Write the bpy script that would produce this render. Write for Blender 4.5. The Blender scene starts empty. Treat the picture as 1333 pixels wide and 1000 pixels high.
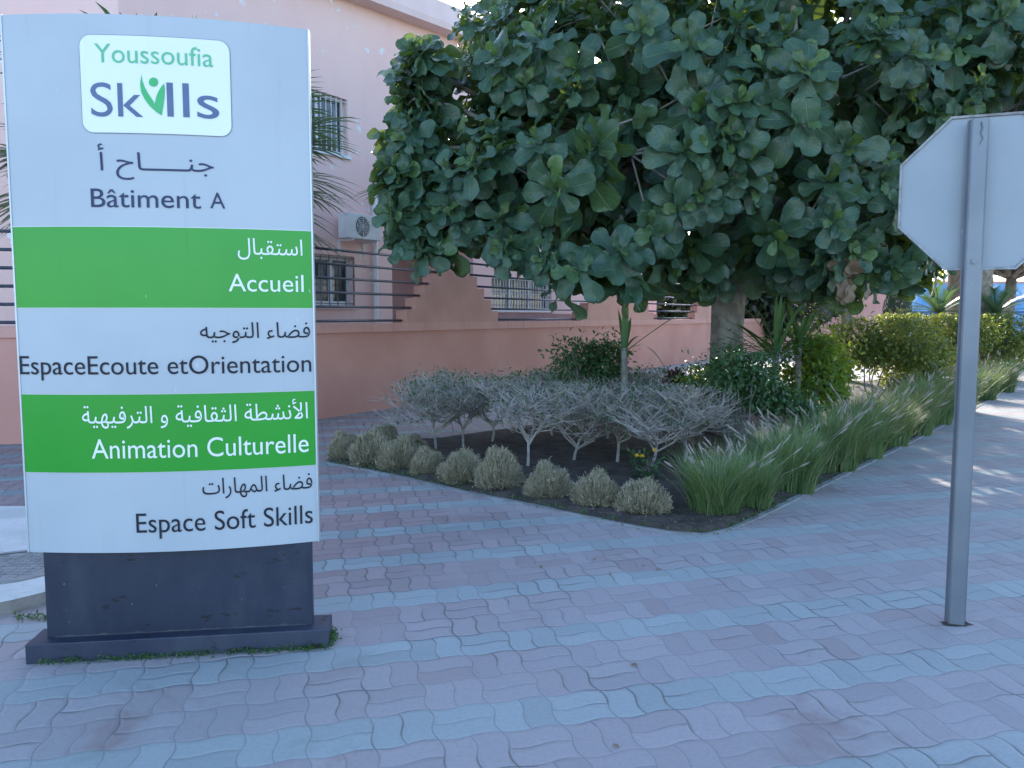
import bpy, bmesh, math, random
import numpy as np
from mathutils import Vector, Matrix
R = math.radians
rng = np.random.default_rng(7)
random.seed(7)
sc = bpy.context.scene
col = sc.collection

# ------------------------------------------------------------------ camera, sky, sun, exposure
CAM_Z, FPX, PITCH = 1.6, 1046.0, R(4.86)
cam = bpy.data.cameras.new('camera'); cam.sensor_width = 36.0; cam.lens = FPX / 1333 * 36
cam.clip_end = 600; cam.clip_start = 0.05
camo = bpy.data.objects.new('camera', cam); col.objects.link(camo)
camo.location = (0, 0, CAM_Z); camo.rotation_euler = (R(90) - PITCH, 0, 0)
sc.camera = camo

SUN_AZ, SUN_EL = R(5), R(25)
S = Vector((math.sin(SUN_AZ) * math.cos(SUN_EL), math.cos(SUN_AZ) * math.cos(SUN_EL), math.sin(SUN_EL)))
sun = bpy.data.lights.new('sun', 'SUN'); sun.energy = 2.4; sun.angle = R(0.5); sun.color = (1.0, 0.93, 0.80)
suno = bpy.data.objects.new('sun', sun); col.objects.link(suno)
suno.rotation_euler = S.to_track_quat('Z', 'Y').to_euler(); suno.location = S * 60
w = bpy.data.worlds.new('World'); sc.world = w; w.use_nodes = True
nt = w.node_tree; bg = nt.nodes['Background']
sky = nt.nodes.new('ShaderNodeTexSky'); sky.sky_type = 'NISHITA'; sky.sun_disc = False
sky.sun_elevation = SUN_EL; sky.sun_rotation = SUN_AZ
sky.air_density = 1.0; sky.dust_density = 0.9; sky.ozone_density = 3.0
nt.links.new(sky.outputs[0], bg.inputs[0]); bg.inputs[1].default_value = 0.15
sc.view_settings.view_transform = 'Standard'; sc.view_settings.look = 'None'
sc.view_settings.exposure = 1.95; sc.view_settings.gamma = 1.0
sc.cycles.max_bounces = 8; sc.cycles.transparent_max_bounces = 8

# ------------------------------------------------------------------ pixel (1333x1000 photo) -> world
def ray(px, py):
    a, b = (px - 666.5) / FPX, -(py - 500) / FPX
    c, s = math.cos(PITCH), math.sin(PITCH)
    return Vector((a, c + b * s, -s + b * c))
def G(px, py, z=0.0):
    d = ray(px, py); t = (z - CAM_Z) / d.z
    return Vector((d.x * t, d.y * t, z))
def P(px, py, y):
    d = ray(px, py); t = y / d.y
    return Vector((d.x * t, y, CAM_Z + d.z * t))

# ------------------------------------------------------------------ mesh helpers
class MB:
    def __init__(s): s.v, s.f, s.uv, s.n, s.anyuv = [], [], [], 0, False
    def add(s, verts, faces, uv=None):
        verts = np.asarray(verts, float).reshape(-1, 3)
        s.v.append(verts)
        if isinstance(faces, np.ndarray): s.f.append(faces.astype(np.int64) + s.n)
        else:
            by = {}
            for f in faces: by.setdefault(len(f), []).append(f)
            for k in by: s.f.append(np.array(by[k], dtype=np.int64) + s.n)
        if uv is not None: s.uv.append(np.asarray(uv, float)); s.anyuv = True
        else: s.uv.append(np.zeros((len(verts), 2)))
        s.n += len(verts)
        return s
    def box(s, x0, x1, y0, y1, z0, z1, bev=0.0):
        if bev <= 0:
            v = [(x, y, z) for z in (z0, z1) for y in (y0, y1) for x in (x0, x1)]
            return s.add(v, [(0, 2, 3, 1), (4, 5, 7, 6), (0, 1, 5, 4), (2, 6, 7, 3), (0, 4, 6, 2), (1, 3, 7, 5)])
        bm = bmesh.new(); bmesh.ops.create_cube(bm, size=1)
        for v in bm.verts:
            v.co = Vector(((x0 + x1) / 2 + v.co.x * (x1 - x0), (y0 + y1) / 2 + v.co.y * (y1 - y0), (z0 + z1) / 2 + v.co.z * (z1 - z0)))
        bmesh.ops.bevel(bm, geom=list(bm.edges), offset=bev, segments=2, affect='EDGES', profile=.5)
        s.bm(bm); return s
    def bm(s, bm):
        bm.verts.index_update()
        s.add([v.co[:] for v in bm.verts], [tuple(v.index for v in f.verts) for f in bm.faces]); bm.free()
    def tube(s, pts, rad, n=6, cap=True, lobes=None):
        pts = [Vector(p) for p in pts]; m = len(pts)
        if not hasattr(rad, '__len__'): rad = [rad] * m
        V = []; t0 = (pts[1] - pts[0]).normalized()
        u = t0.orthogonal().normalized()
        for i in range(m):
            t = (pts[min(i + 1, m - 1)] - pts[max(i - 1, 0)]).normalized()
            u = (u - t * u.dot(t)).normalized(); wv = t.cross(u)
            for k in range(n):
                a = 2 * math.pi * k / n
                r = rad[i] * (lobes(a, i / (m - 1)) if lobes else 1)
                V.append(pts[i] + (u * math.cos(a) + wv * math.sin(a)) * r)
        F = [(i * n + k, i * n + (k + 1) % n, (i + 1) * n + (k + 1) % n, (i + 1) * n + k) for i in range(m - 1) for k in range(n)]
        if cap: F += [tuple(range(n - 1, -1, -1)), tuple(range((m - 1) * n, m * n))]
        return s.add([v[:] for v in V], F)
    def prism(s, poly, y0, y1, axis='y'):
        n = len(poly)
        if axis == 'y': V = [(a, y0, b) for a, b in poly] + [(a, y1, b) for a, b in poly]
        else: V = [(a, b, y0) for a, b in poly] + [(a, b, y1) for a, b in poly]
        F = [tuple(range(n)), tuple(range(2 * n - 1, n - 1, -1))] + [(i, i + n, (i + 1) % n + n, (i + 1) % n) for i in range(n)]
        return s.add(V, F)
    def build(s, name, mat, off=(0, 0, 0), smooth=False, xf=None):
        V = np.concatenate(s.v)
        if xf is not None:
            M = np.array(xf); V = V @ M[:3, :3].T + M[:3, 3]
        V = V - np.array(off)[None, :]
        me = bpy.data.meshes.new(name)
        me.vertices.add(len(V)); me.vertices.foreach_set('co', V.astype(np.float32).ravel())
        loops = np.concatenate([f.ravel() for f in s.f])
        tot = np.concatenate([np.full(len(f), f.shape[1]) for f in s.f])
        me.loops.add(len(loops)); me.loops.foreach_set('vertex_index', loops.astype(np.int32))
        me.polygons.add(len(tot)); st = np.concatenate([[0], np.cumsum(tot)[:-1]])
        me.polygons.foreach_set('loop_start', st.astype(np.int32))
        me.polygons.foreach_set('use_smooth', np.full(len(tot), smooth))
        if s.anyuv:
            l = me.uv_layers.new(name='UVMap'); uv = np.concatenate(s.uv)[loops]
            l.data.foreach_set('uv', uv.astype(np.float32).ravel())
        me.update(calc_edges=True); me.validate()
        if mat: me.materials.append(mat)
        return me
ORI = {}
def tag(o, label, cat, group=None):
    o['label'] = label; o['category'] = cat
    if group: o['group'] = group
    return o
def thing(name, label, cat, loc=(0, 0, 0), rz=0.0, group=None):
    o = bpy.data.objects.new(name, None); o.empty_display_size = .2; col.objects.link(o)
    o.location = loc; o.rotation_euler = (0, 0, rz); ORI[o.name] = (Vector(loc), rz)
    return tag(o, label, cat, group)
def obj(name, mb, mat, parent=None, loc=None, smooth=False, xf=None, local=False, label=None):
    """one mesh object; verts are in world space (or already local to the parent when local=True)"""
    off = (0, 0, 0)
    if parent is not None and not local: off = ORI[parent.name][0]
    elif loc is not None and not local: off = loc
    me = mb.build(name, mat, off, smooth, xf)
    o = bpy.data.objects.new(name, me); col.objects.link(o)
    if parent is not None: o.parent = parent; ORI[o.name] = ORI[parent.name]
    elif loc is not None: o.location = loc; ORI[o.name] = (Vector(loc), 0)
    else: ORI[o.name] = (Vector((0, 0, 0)), 0)
    if label: o['label'] = label
    return o
def struct(name, mb, mat, smooth=False, kind='structure'):
    o = obj(name, mb, mat, smooth=smooth); o['kind'] = kind; return o
def dup(root, loc, rz=0.0, scale=1.0, label=None):
    r = root.copy(); col.objects.link(r); r.location = loc; r.rotation_euler = (0, 0, rz)
    r.scale = scale if hasattr(scale, '__len__') else (scale,) * 3
    if label: r['label'] = label
    for ch in list(root.children):
        c = ch.copy(); col.objects.link(c); c.parent = r
        for g in list(ch.children):
            d = g.copy(); col.objects.link(d); d.parent = c
    return r

# ------------------------------------------------------------------ materials
class NT:
    def __init__(s, name):
        s.m = bpy.data.materials.new(name); s.m.use_nodes = True; s.t = s.m.node_tree
        s.b = s.t.nodes['Principled BSDF']; s.out = s.t.nodes['Material Output']
    def n(s, typ, **kw):
        nd = s.t.nodes.new(typ)
        for k, v in kw.items(): setattr(nd, k, v)
        return nd
    def put(s, sock, v):
        if isinstance(v, bpy.types.NodeSocket): s.t.links.new(v, sock)
        else: sock.default_value = v
    def math(s, op, a, b=0.0, c=None, clamp=False):
        nd = s.n('ShaderNodeMath', operation=op, use_clamp=clamp); s.put(nd.inputs[0], a); s.put(nd.inputs[1], b)
        if c is not None: s.put(nd.inputs[2], c)
        return nd.outputs[0]
    def mix(s, f, a, b, mode='MIX'):
        nd = s.n('ShaderNodeMix', data_type='RGBA', blend_type=mode)
        s.put(nd.inputs[0], f)
        for i, v in ((6, a), (7, b)):
            s.put(nd.inputs[i], v if isinstance(v, bpy.types.NodeSocket) else tuple(v)[:3] + (1,))
        return nd.outputs[2]
    def fmix(s, f, a, b):
        nd = s.n('ShaderNodeMix', data_type='FLOAT'); s.put(nd.inputs[0], f); s.put(nd.inputs[2], a); s.put(nd.inputs[3], b)
        return nd.outputs[0]
    def step(s, x, a, b):
        nd = s.n('ShaderNodeMapRange', interpolation_type='SMOOTHSTEP')
        s.put(nd.inputs[0], x); nd.inputs[1].default_value = a; nd.inputs[2].default_value = b
        return nd.outputs[0]
    def coord(s, which='Object'):
        return s.n('ShaderNodeTexCoord').outputs[which]
    def noise(s, scale, detail=4, rough=.55, vec=None, out=0, dist=0.0):
        nd = s.n('ShaderNodeTexNoise'); nd.inputs['Scale'].default_value = scale
        nd.inputs['Detail'].default_value = detail; nd.inputs['Roughness'].default_value = rough
        nd.inputs['Distortion'].default_value = dist
        s.put(nd.inputs['Vector'], vec if vec is not None else s.coord())
        return nd.outputs[out]
    def bump(s, h, dist=.01, strength=1.0):
        nd = s.n('ShaderNodeBump'); nd.inputs['Distance'].default_value = dist; nd.inputs['Strength'].default_value = strength
        s.put(nd.inputs['Height'], h); s.t.links.new(nd.outputs[0], s.b.inputs['Normal'])
    def stretch(s, x, y, z, which='Object'):
        nd = s.n('ShaderNodeMapping'); nd.inputs['Scale'].default_value = (x, y, z); s.put(nd.inputs[0], s.coord(which)); return nd.outputs[0]
    def color(s, c): s.put(s.b.inputs['Base Color'], c if isinstance(c, bpy.types.NodeSocket) else tuple(c)[:3] + (1,))
    def rough(s, r): s.put(s.b.inputs['Roughness'], r)

def mottled(name, c1, c2, scale=3, rough=.7, bump=.002, bscale=40, metal=0.0, streak=None, spec=.5):
    k = NT(name)
    f = k.step(k.noise(scale, 5), .35, .65)
    c = k.mix(f, c1, c2)
    if streak:
        st = k.step(k.noise(1.0, 4, vec=k.stretch(14, 14, .8)), .52, .75)
        c = k.mix(k.math('MULTIPLY', st, streak[1]), c, streak[0])
    k.color(c); k.b.inputs['Metallic'].default_value = metal
    k.rough(k.fmix(k.noise(scale * 4, 3), rough - .1, rough + .1))
    k.b.inputs['Specular IOR Level'].default_value = spec
    if bump: k.bump(k.noise(bscale, 4), bump)
    return k.m

def leaf_mat(name, c1, c2, young=None, trans=.3, tcol=None, rough=.45, veins=False, youngf=.12, vein_c=(.15, .24, .11)):
    k = NT(name)
    g = k.n('ShaderNodeNewGeometry')
    ri = g.outputs['Random Per Island']
    c = k.mix(ri, c1, c2)
    c = k.mix(k.math('MULTIPLY', k.step(k.noise(2.5, 3), .4, .7), .5), c, [x * .7 for x in c1])
    if young:
        y = k.step(k.math('FRACT', k.math('MULTIPLY', ri, 37.7)), 1 - youngf, 1 - youngf + .04)
        c = k.mix(y, c, young)
    if veins:
        uv = k.n('ShaderNodeSeparateXYZ'); k.put(uv.inputs[0], k.coord('UV'))
        yf = k.math('GREATER_THAN', uv.outputs[0], 1.5)                # the small new leaves at the heart of a rosette
        c = k.mix(k.math('MULTIPLY', yf, .8), c, k.mix(ri, young, [x * .62 for x in young]))
        a = k.math('ABSOLUTE', k.math('SUBTRACT', k.math('SUBTRACT', uv.outputs[0], k.math('MULTIPLY', yf, 2.0)), .5))
        mid = k.math('SUBTRACT', 1.0, k.step(a, .012, .035))
        sv = k.math('FRACT', k.math('SUBTRACT', k.math('MULTIPLY', uv.outputs[1], 6.5), k.math('MULTIPLY', a, 4.5)))
        sv = k.math('SUBTRACT', 1.0, k.step(k.math('ABSOLUTE', k.math('SUBTRACT', sv, .5)), .03, .09))
        v = k.math('MAXIMUM', mid, k.math('MULTIPLY', sv, .6))
        c = k.mix(k.math('MULTIPLY', v, .75), c, vein_c)
        k.bump(k.math('SUBTRACT', k.noise(14, 3), k.math('MULTIPLY', v, .8)), .006)
    # paler underside
    c = k.mix(k.math('MULTIPLY', g.outputs['Backfacing'], .5), c, (c2[0] * 1.5 + .02, c2[1] * 1.4 + .02, c2[2] * 1.6 + .02))
    k.color(c); k.rough(rough); k.b.inputs['Specular IOR Level'].default_value = .5
    t = k.n('ShaderNodeBsdfTranslucent'); tc = tcol or (c2[0] * 2.2, c2[1] * 2.2, c2[2] * .9)
    k.put(t.inputs[0], k.mix(ri, tc, [x * .75 for x in tc]))
    mx = k.n('ShaderNodeMixShader'); mx.inputs[0].default_value = trans
    k.t.links.new(k.b.outputs[0], mx.inputs[1]); k.t.links.new(t.outputs[0], mx.inputs[2])
    k.t.links.new(mx.outputs[0], k.out.inputs[0])
    return k.m

def paving_mat():
    k = NT('wavy_block_paving')
    MOD, ROT, AMP = .242, R(-14.5), .044
    mp = k.n('ShaderNodeMapping'); mp.inputs['Rotation'].default_value = (0, 0, ROT)
    mp.inputs['Scale'].default_value = (1 / MOD,) * 3; k.put(mp.inputs[0], k.coord())
    # slight laying irregularity
    wob = k.n('ShaderNodeVectorMath', operation='SCALE'); k.put(wob.inputs[0], k.noise(.45, 2, vec=mp.outputs[0], out=1)); wob.inputs['Scale'].default_value = .16
    ad = k.n('ShaderNodeVectorMath', operation='ADD'); k.put(ad.inputs[0], mp.outputs[0]); k.put(ad.inputs[1], wob.outputs[0])
    xyz = k.n('ShaderNodeSeparateXYZ'); k.put(xyz.inputs[0], ad.outputs[0])
    x, y = xyz.outputs[0], xyz.outputs[1]
    u = k.math('ADD', x, k.math('MULTIPLY', k.math('SINE', k.math('MULTIPLY', y, 2 * math.pi)), AMP))
    v = k.math('ADD', y, k.math('MULTIPLY', k.math('SINE', k.math('MULTIPLY', x, 2 * math.pi)), AMP))
    i, j = k.math('FLOOR', u), k.math('FLOOR', v)
    fu, fv = k.math('FRACT', u), k.math('FRACT', v)
    par = k.math('FLOORED_MODULO', k.math('ADD', i, j), 2.0)
    a = k.fmix(par, fv, fu)                                   # across the pair
    half = k.math('GREATER_THAN', a, .5)
    e = lambda t: k.math('MINIMUM', t, k.math('SUBTRACT', 1.0, t))
    d = k.math('MINIMUM', k.math('MINIMUM', e(fu), e(fv)), k.math('ABSOLUTE', k.math('SUBTRACT', a, .5)))
    idv = k.n('ShaderNodeCombineXYZ'); k.put(idv.inputs[0], i); k.put(idv.inputs[1], j); k.put(idv.inputs[2], half)
    wn = k.n('ShaderNodeTexWhiteNoise', noise_dimensions='3D'); k.put(wn.inputs[0], idv.outputs[0])
    r1 = wn.outputs[0]
    wn2 = k.n('ShaderNodeTexWhiteNoise', noise_dimensions='4D'); k.put(wn2.inputs[0], idv.outputs[0]); wn2.inputs['W'].default_value = 3.3
    blue = k.math('LESS_THAN', k.math('FLOORED_MODULO', j, 3.0), .5)
    # a few pavers swapped
    pink_c = k.mix(r1, (.36, .30, .30), (.42, .36, .355))
    blue_c = k.mix(r1, (.325, .348, .34), (.385, .41, .40))
    c = k.mix(blue, pink_c, blue_c)
    # dusty wear brings the two colours together; red stays where it is worn through
    dust = k.step(k.noise(.8, 5, .6), .35, .7)
    c = k.mix(k.math('MULTIPLY', dust, .45), c, (.375, .355, .35))
    odd = k.math('MULTIPLY', k.step(wn2.outputs[0], .90, .97), k.math('SUBTRACT', 1.0, blue))
    stain = k.step(k.noise(1.1, 5, .65, dist=.6), .56, .74)
    redf = k.math('MAXIMUM', k.math('MULTIPLY', odd, .28), k.math('MULTIPLY', stain, .7))
    c = k.mix(redf, c, k.mix(blue, (.26, .165, .15), (.22, .25, .235)))
    # fresher, redder, less worn strip along the bed and the totem
    pos = k.n('ShaderNodeSeparateXYZ'); k.put(pos.inputs[0], k.coord())
    band = k.math('ADD', k.math('ADD', pos.outputs[0], k.math('MULTIPLY', pos.outputs[1], .20)), k.math('MULTIPLY', k.noise(.7, 4), 3.2))
    fresh = k.math('MULTIPLY', k.math('SUBTRACT', 1.0, k.step(band, 1.6, 3.4)), k.step(pos.outputs[1], 3.2, 6.0))
    c = k.mix(k.math('MULTIPLY', fresh, .75), c, k.mix(blue, k.mix(r1, (.24, .155, .15), (.33, .215, .21)), k.mix(r1, (.19, .235, .24), (.28, .33, .34))))
    fine = k.noise(55, 5, .7)
    c = k.mix(k.math('MULTIPLY', k.step(fine, .42, .75), .34), c, (.22, .21, .215))
    # joints: sandy where filled, dark where open
    op = k.step(k.math('ADD', k.noise(1.7, 4, .6), k.math('MULTIPLY', fresh, .14)), .46, .62)
    wj = k.fmix(op, .019, .030)
    jm = k.math('SUBTRACT', 1.0, k.math('SMOOTH_MIN', 1.0, k.math('DIVIDE', d, wj), .2), clamp=True)
    jm = k.math('MULTIPLY', jm, k.fmix(op, .72, .95))
    c = k.mix(jm, c, k.mix(op, (.225, .21, .205), (.115, .108, .106)))
    k.color(c)
    k.rough(k.fmix(k.noise(20, 3), .62, .85)); k.b.inputs['Specular IOR Level'].default_value = .4
    edge = k.math('MULTIPLY', k.step(d, 0.0, .085), k.fmix(op, .45, 1.0))
    h = k.math('ADD', k.math('MULTIPLY', edge, .8), k.math('ADD', k.math('MULTIPLY', fine, .13), k.math('ADD', k.math('MULTIPLY', r1, .30), k.math('MULTIPLY', k.noise(2.2, 2), .5))))
    k.bump(h, .0052)
    return k.m

M = {}
M['paving'] = paving_mat()
M['soil'] = mottled('bed_soil', (.045, .035, .029), (.085, .067, .053), 6, .95, .03, 18)
M['kerb'] = mottled('kerb_concrete', (.20, .20, .205), (.30, .30, .305), 5, .85, .004, 40)
M['pad'] = mottled('pale_concrete', (.50, .49, .46), (.62, .60, .57), 2.5, .85, .004, 60, streak=((.33, .32, .31), .4))
M['pad_side'] = mottled('grubby_concrete', (.22, .19, .17), (.31, .28, .25), 5, .9, .008, 40)
M['iron'] = mottled('cast_iron', (.22, .22, .22), (.32, .31, .30), 12, .6, .002, 60, metal=.3)
M['wall'] = mottled('salmon_wall_paint', (.57, .265, .205), (.64, .315, .25), .7, .85, .003, 90)
M['coping'] = mottled('salmon_coping_paint', (.62, .315, .255), (.67, .35, .285), 1.5, .85, .003, 90, streak=((.40, .20, .17), .45))
M['pier'] = mottled('salmon_pier_paint', (.55, .28, .22), (.61, .32, .25), 1.5, .85, .003, 90)
M['rail'] = mottled('navy_rail_paint', (.030, .036, .062), (.05, .058, .09), 8, .4, 0)
M['white_frame'] = mottled('white_window_frame', (.74, .75, .76), (.80, .80, .80), 4, .4, 0)
M['ac_white'] = mottled('yellowed_white_plastic', (.66, .66, .64), (.74, .74, .71), 4, .5, 0)
M['dark_plastic'] = mottled('dark_grille', (.05, .055, .065), (.08, .085, .10), 6, .5, 0)
M['bars'] = mottled('window_bars', (.10, .10, .11), (.16, .16, .17), 9, .5, 0)
M['white_bars'] = mottled('pale_window_bars', (.62, .60, .58), (.70, .68, .66), 9, .5, 0)
M['recess'] = mottled('brick_red_paint', (.42, .235, .215), (.48, .28, .255), 2, .85, .002, 60)
M['cornice'] = mottled('cornice_plaster', (.80, .58, .55), (.85, .63, .60), 1.5, .85, .003, 60)
def facade_mat():
    k = NT('flaking_pink_plaster')
    c = k.mix(k.step(k.noise(.6, 5), .35, .65), (.89, .565, .51), (.92, .615, .555))
    st = k.step(k.noise(1.0, 4, vec=k.stretch(3, 3, .25)), .55, .75)
    c = k.mix(k.math('MULTIPLY', st, .25), c, (.74, .55, .53))
    fl = k.math('MULTIPLY', k.step(k.noise(2.6, 6, .7), .62, .635), k.step(k.noise(.55, 2), .40, .50))
    c = k.mix(fl, c, (.86, .85, .83)); k.color(c); k.rough(.85)
    k.bump(k.math('SUBTRACT', k.math('MULTIPLY', k.noise(50, 4), .2), k.math('MULTIPLY', fl, .5)), .006)
    return k.m
M['facade'] = facade_mat()
def glass_mat():
    k = NT('dark_window_glass'); k.color(k.mix(k.step(k.noise(1.6, 2, vec=k.stretch(4, 4, .5)), .45, .6), (.035, .045, .06), (.22, .24, .26)))
    k.rough(.06); k.b.inputs['Specular IOR Level'].default_value = .7
    return k.m
M['glass'] = glass_mat()
def panel_mat(name, c1, c2, rough, metal=0.0):
    k = NT(name)
    c = k.mix(k.step(k.noise(1.2, 4), .35, .65), c1, c2)
    st = k.step(k.noise(1.0, 5, .6, vec=k.stretch(16, 16, .7)), .60, .80)
    c = k.mix(k.math('MULTIPLY', st, .30), c, [x * .62 for x in c1])
    sp = k.step(k.noise(70, 2), .76, .80); c = k.mix(k.math('MULTIPLY', sp, .5), c, [x * .45 for x in c1])
    sc_ = k.math('MULTIPLY', k.step(k.noise(1.0, 3, vec=k.stretch(30, 30, 9)), .74, .77), .35)
    c = k.mix(sc_, c, (.8, .8, .8))
    k.color(c); k.b.inputs['Metallic'].default_value = metal; k.rough(k.fmix(k.noise(3, 4), rough - .06, rough + .1))
    k.bump(k.noise(2.2, 2), .004, .4)
    return k.m
M['silver'] = panel_mat('silver_panel', (.44, .47, .50), (.485, .515, .54), .34)
M['edge_silver'] = panel_mat('brushed_edge', (.5, .52, .54), (.58, .6, .62), .35, .4)
M['green'] = panel_mat('green_film', (.010, .30, .016), (.016, .33, .022), .28)
M['navy'] = panel_mat('navy_base_paint', (.015, .021, .044), (.022, .029, .055), .40)
M['navy2'] = panel_mat('navy_plinth_paint', (.020, .026, .050), (.036, .043, .070), .5)
def scuffed(name, c1, c2):
    k = NT(name)
    c = k.mix(k.step(k.noise(2.0, 5), .35, .65), c1, c2)
    ch = k.step(k.noise(1.0, 5, .65, vec=k.stretch(5, 5, 16)),   .61, .625); c = k.mix(k.math('MULTIPLY', ch, .9), c, (.004, .005, .008))
    du = k.step(k.noise(1.0, 5, .6, vec=k.stretch(6, 6, 2)), .45, .75); c = k.mix(k.math('MULTIPLY', du, .12), c, (.16, .165, .19))
    sp = k.step(k.noise(60, 2), .74, .78); c = k.mix(k.math('MULTIPLY', sp, .6), c, (.25, .26, .29))
    k.color(c); k.rough(k.fmix(k.noise(5, 4), .35, .6)); k.bump(k.math('SUBTRACT', k.math('MULTIPLY', k.noise(3, 2), .5), k.math('MULTIPLY', ch, .2)), .004, .5); return k.m
M['navy'] = scuffed('navy_base_paint', (.015, .021, .044), (.022, .029, .055))
M['navy2'] = scuffed('navy_plinth_paint', (.022, .028, .054), (.036, .043, .070))
M['plate'] = panel_mat('white_logo_plate', (.80, .82, .80), (.84, .86, .84), .3)
M['plate_line'] = mottled('plate_outline', (.20, .22, .25), (.24, .26, .29), 5, .5, 0)
M['ink'] = mottled('dark_lettering', (.016, .017, .028), (.022, .023, .036), 9, .6, 0, spec=.3)
M['slate'] = mottled('slate_lettering', (.040, .050, .105), (.050, .060, .12), 9, .6, 0, spec=.3)
M['slate2'] = mottled('logo_blue_grey', (.085, .125, .235), (.095, .14, .255), 9, .4, 0)
M['white_ink'] = mottled('white_lettering', (.82, .84, .84), (.88, .89, .89), 9, .4, 0)
M['green_ink'] = mottled('logo_green', (.045, .45, .13), (.055, .48, .15), 9, .4, 0)
M['green_ink2'] = mottled('logo_pale_green', (.11, .50, .22), (.13, .52, .24), 9, .4, 0)
M['galv'] = panel_mat('galvanised_steel', (.165, .18, .205), (.225, .24, .265), .42, .4)
M['stop_back'] = panel_mat('grey_sign_back', (.30, .325, .35), (.345, .37, .395), .45)
M['stop_rim'] = mottled('worn_sign_rim', (.26, .25, .24), (.40, .40, .40), 20, .6, 0)
M['fig_bark'] = mottled('pale_fig_bark', (.19, .165, .14), (.33, .30, .26), 7, .9, .02, 14, streak=((.10, .085, .07), .7))
M['bark'] = mottled('grey_bark', (.16, .14, .12), (.28, .25, .22), 7, .9, .02, 20)
M['palm_bark'] = mottled('palm_bark', (.20, .15, .11), (.34, .27, .20), 9, .9, .03, 16)
M['twig'] = mottled('bare_grey_twigs', (.33, .29, .255), (.52, .465, .42), 9, .85, 0)
M['fig_leaf'] = leaf_mat('fiddle_leaf', (.030, .080, .052), (.068, .138, .082), young=(.11, .20, .055), trans=.22, tcol=(.30, .42, .03), rough=.34, veins=True, youngf=.03)
M['dry_leaf'] = leaf_mat('dry_brown_leaf', (.17, .10, .06), (.36, .27, .17), trans=.2, tcol=(.35, .22, .1), rough=.7)
M['palm_leaf'] = leaf_mat('palm_leaf', (.05, .10, .06), (.095, .165, .095), trans=.25, rough=.4)
M['shrub_leaf'] = leaf_mat('shrub_leaf', (.035, .085, .035), (.07, .145, .05), trans=.25, rough=.4)
M['lit_leaf'] = leaf_mat('yellow_green_leaf', (.07, .15, .03), (.14, .25, .045), young=(.30, .34, .05), trans=.42, tcol=(.42, .52, .03), rough=.45, youngf=.2)
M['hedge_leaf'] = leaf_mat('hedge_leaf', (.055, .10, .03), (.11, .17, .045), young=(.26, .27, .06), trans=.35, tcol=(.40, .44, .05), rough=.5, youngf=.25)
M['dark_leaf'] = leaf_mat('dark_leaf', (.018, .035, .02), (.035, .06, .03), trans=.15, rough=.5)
M['bronze_leaf'] = leaf_mat('bronze_leaf', (.035, .022, .022), (.06, .035, .033), trans=.2, tcol=(.15, .05, .04), rough=.45)
M['blade'] = leaf_mat('grass_blade', (.10, .175, .06), (.18, .27, .105), young=(.42, .38, .24), trans=.3, tcol=(.32, .42, .10), rough=.5, youngf=.10)
M['straw'] = leaf_mat('straw_blade', (.29, .26, .16), (.46, .40, .27), young=(.10, .14, .05), trans=.15, tcol=(.3, .28, .12), rough=.7, youngf=.22)
M['plume'] = leaf_mat('seed_plume', (.46, .40, .36), (.62, .55, .50), trans=.4, tcol=(.7, .6, .45), rough=.8)
M['strap'] = leaf_mat('strap_leaf', (.03, .085, .03), (.06, .14, .045), trans=.3, tcol=(.3, .45, .05), rough=.35)
M['petal'] = leaf_mat('yellow_petal', (.75, .50, .02), (.85, .62, .04), trans=.3, tcol=(.8, .6, .05), rough=.5)
M['moss'] = leaf_mat('weeds', (.03, .09, .02), (.07, .15, .03), trans=.2, rough=.6)
def mural_mat():
    k = NT('painted_seaside_mural')
    xyz = k.n('ShaderNodeSeparateXYZ'); k.put(xyz.inputs[0], k.coord())
    z = xyz.outputs[2]
    c = k.mix(k.step(k.noise(.5, 4), .4, .62), (.12, .31, .56), (.28, .48, .68))
    sea = k.math('LESS_THAN', z, 1.85)
    c = k.mix(sea, c, k.mix(k.step(k.noise(.8, 4, vec=k.stretch(.4, .4, 2)), .45, .6), (.08, .22, .48), (.32, .50, .68)))
    cl = k.math('MULTIPLY', k.step(k.noise(.55, 6, .7), .52, .60), k.math('SUBTRACT', 1.0, sea))
    c = k.mix(cl, c, (.42, .55, .66))
    ln = k.math('LESS_THAN', k.math('ABSOLUTE', k.math('SUBTRACT', z, 1.85)), .05)
    c = k.mix(ln, c, (.05, .08, .18)); k.color(c); k.rough(.7)
    return k.m
M['mural'] = mural_mat()

# ------------------------------------------------------------------ ground
mb = MB(); mb.add([(-70, -40, 0), (90, -40, 0), (90, 160, 0), (-70, 160, 0)], [(0, 1, 2, 3)])
struct('paved_ground', mb, M['paving'])

near_edge = [G(*p) for p in ((424, 602), (470, 611), (520, 621), (600, 640), (720, 664), (800, 681), (870, 693), (918, 696), (950, 689), (985, 674),
                             (1030, 652), (1085, 625), (1140, 598), (1190, 573), (1240, 547), (1285, 523), (1318, 505))]
back_edge = [Vector((12.2, 20.5, 0)), Vector((8.0, 19.5, 0)), Vector((4.0, 16.2, 0)), Vector((1.2, 12.6, 0)), Vector((-1.0, 10.4, 0)), Vector((-1.95, 9.4, 0))]
poly = near_edge + back_edge
bm = bmesh.new()
vs = [bm.verts.new((p.x, p.y, .006)) for p in poly]; f = bm.faces.new(vs)
bmesh.ops.triangulate(bm, faces=[f])
bmesh.ops.subdivide_edges(bm, edges=list(bm.edges), cuts=3, use_grid_fill=True)
bmesh.ops.subdivide_edges(bm, edges=list(bm.edges), cuts=2, use_grid_fill=True)
bnd = {v for e in bm.edges if e.is_boundary for v in e.verts}
for v in bm.verts:
    if v not in bnd: v.co.z += .02 + .03 * random.random()
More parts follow.
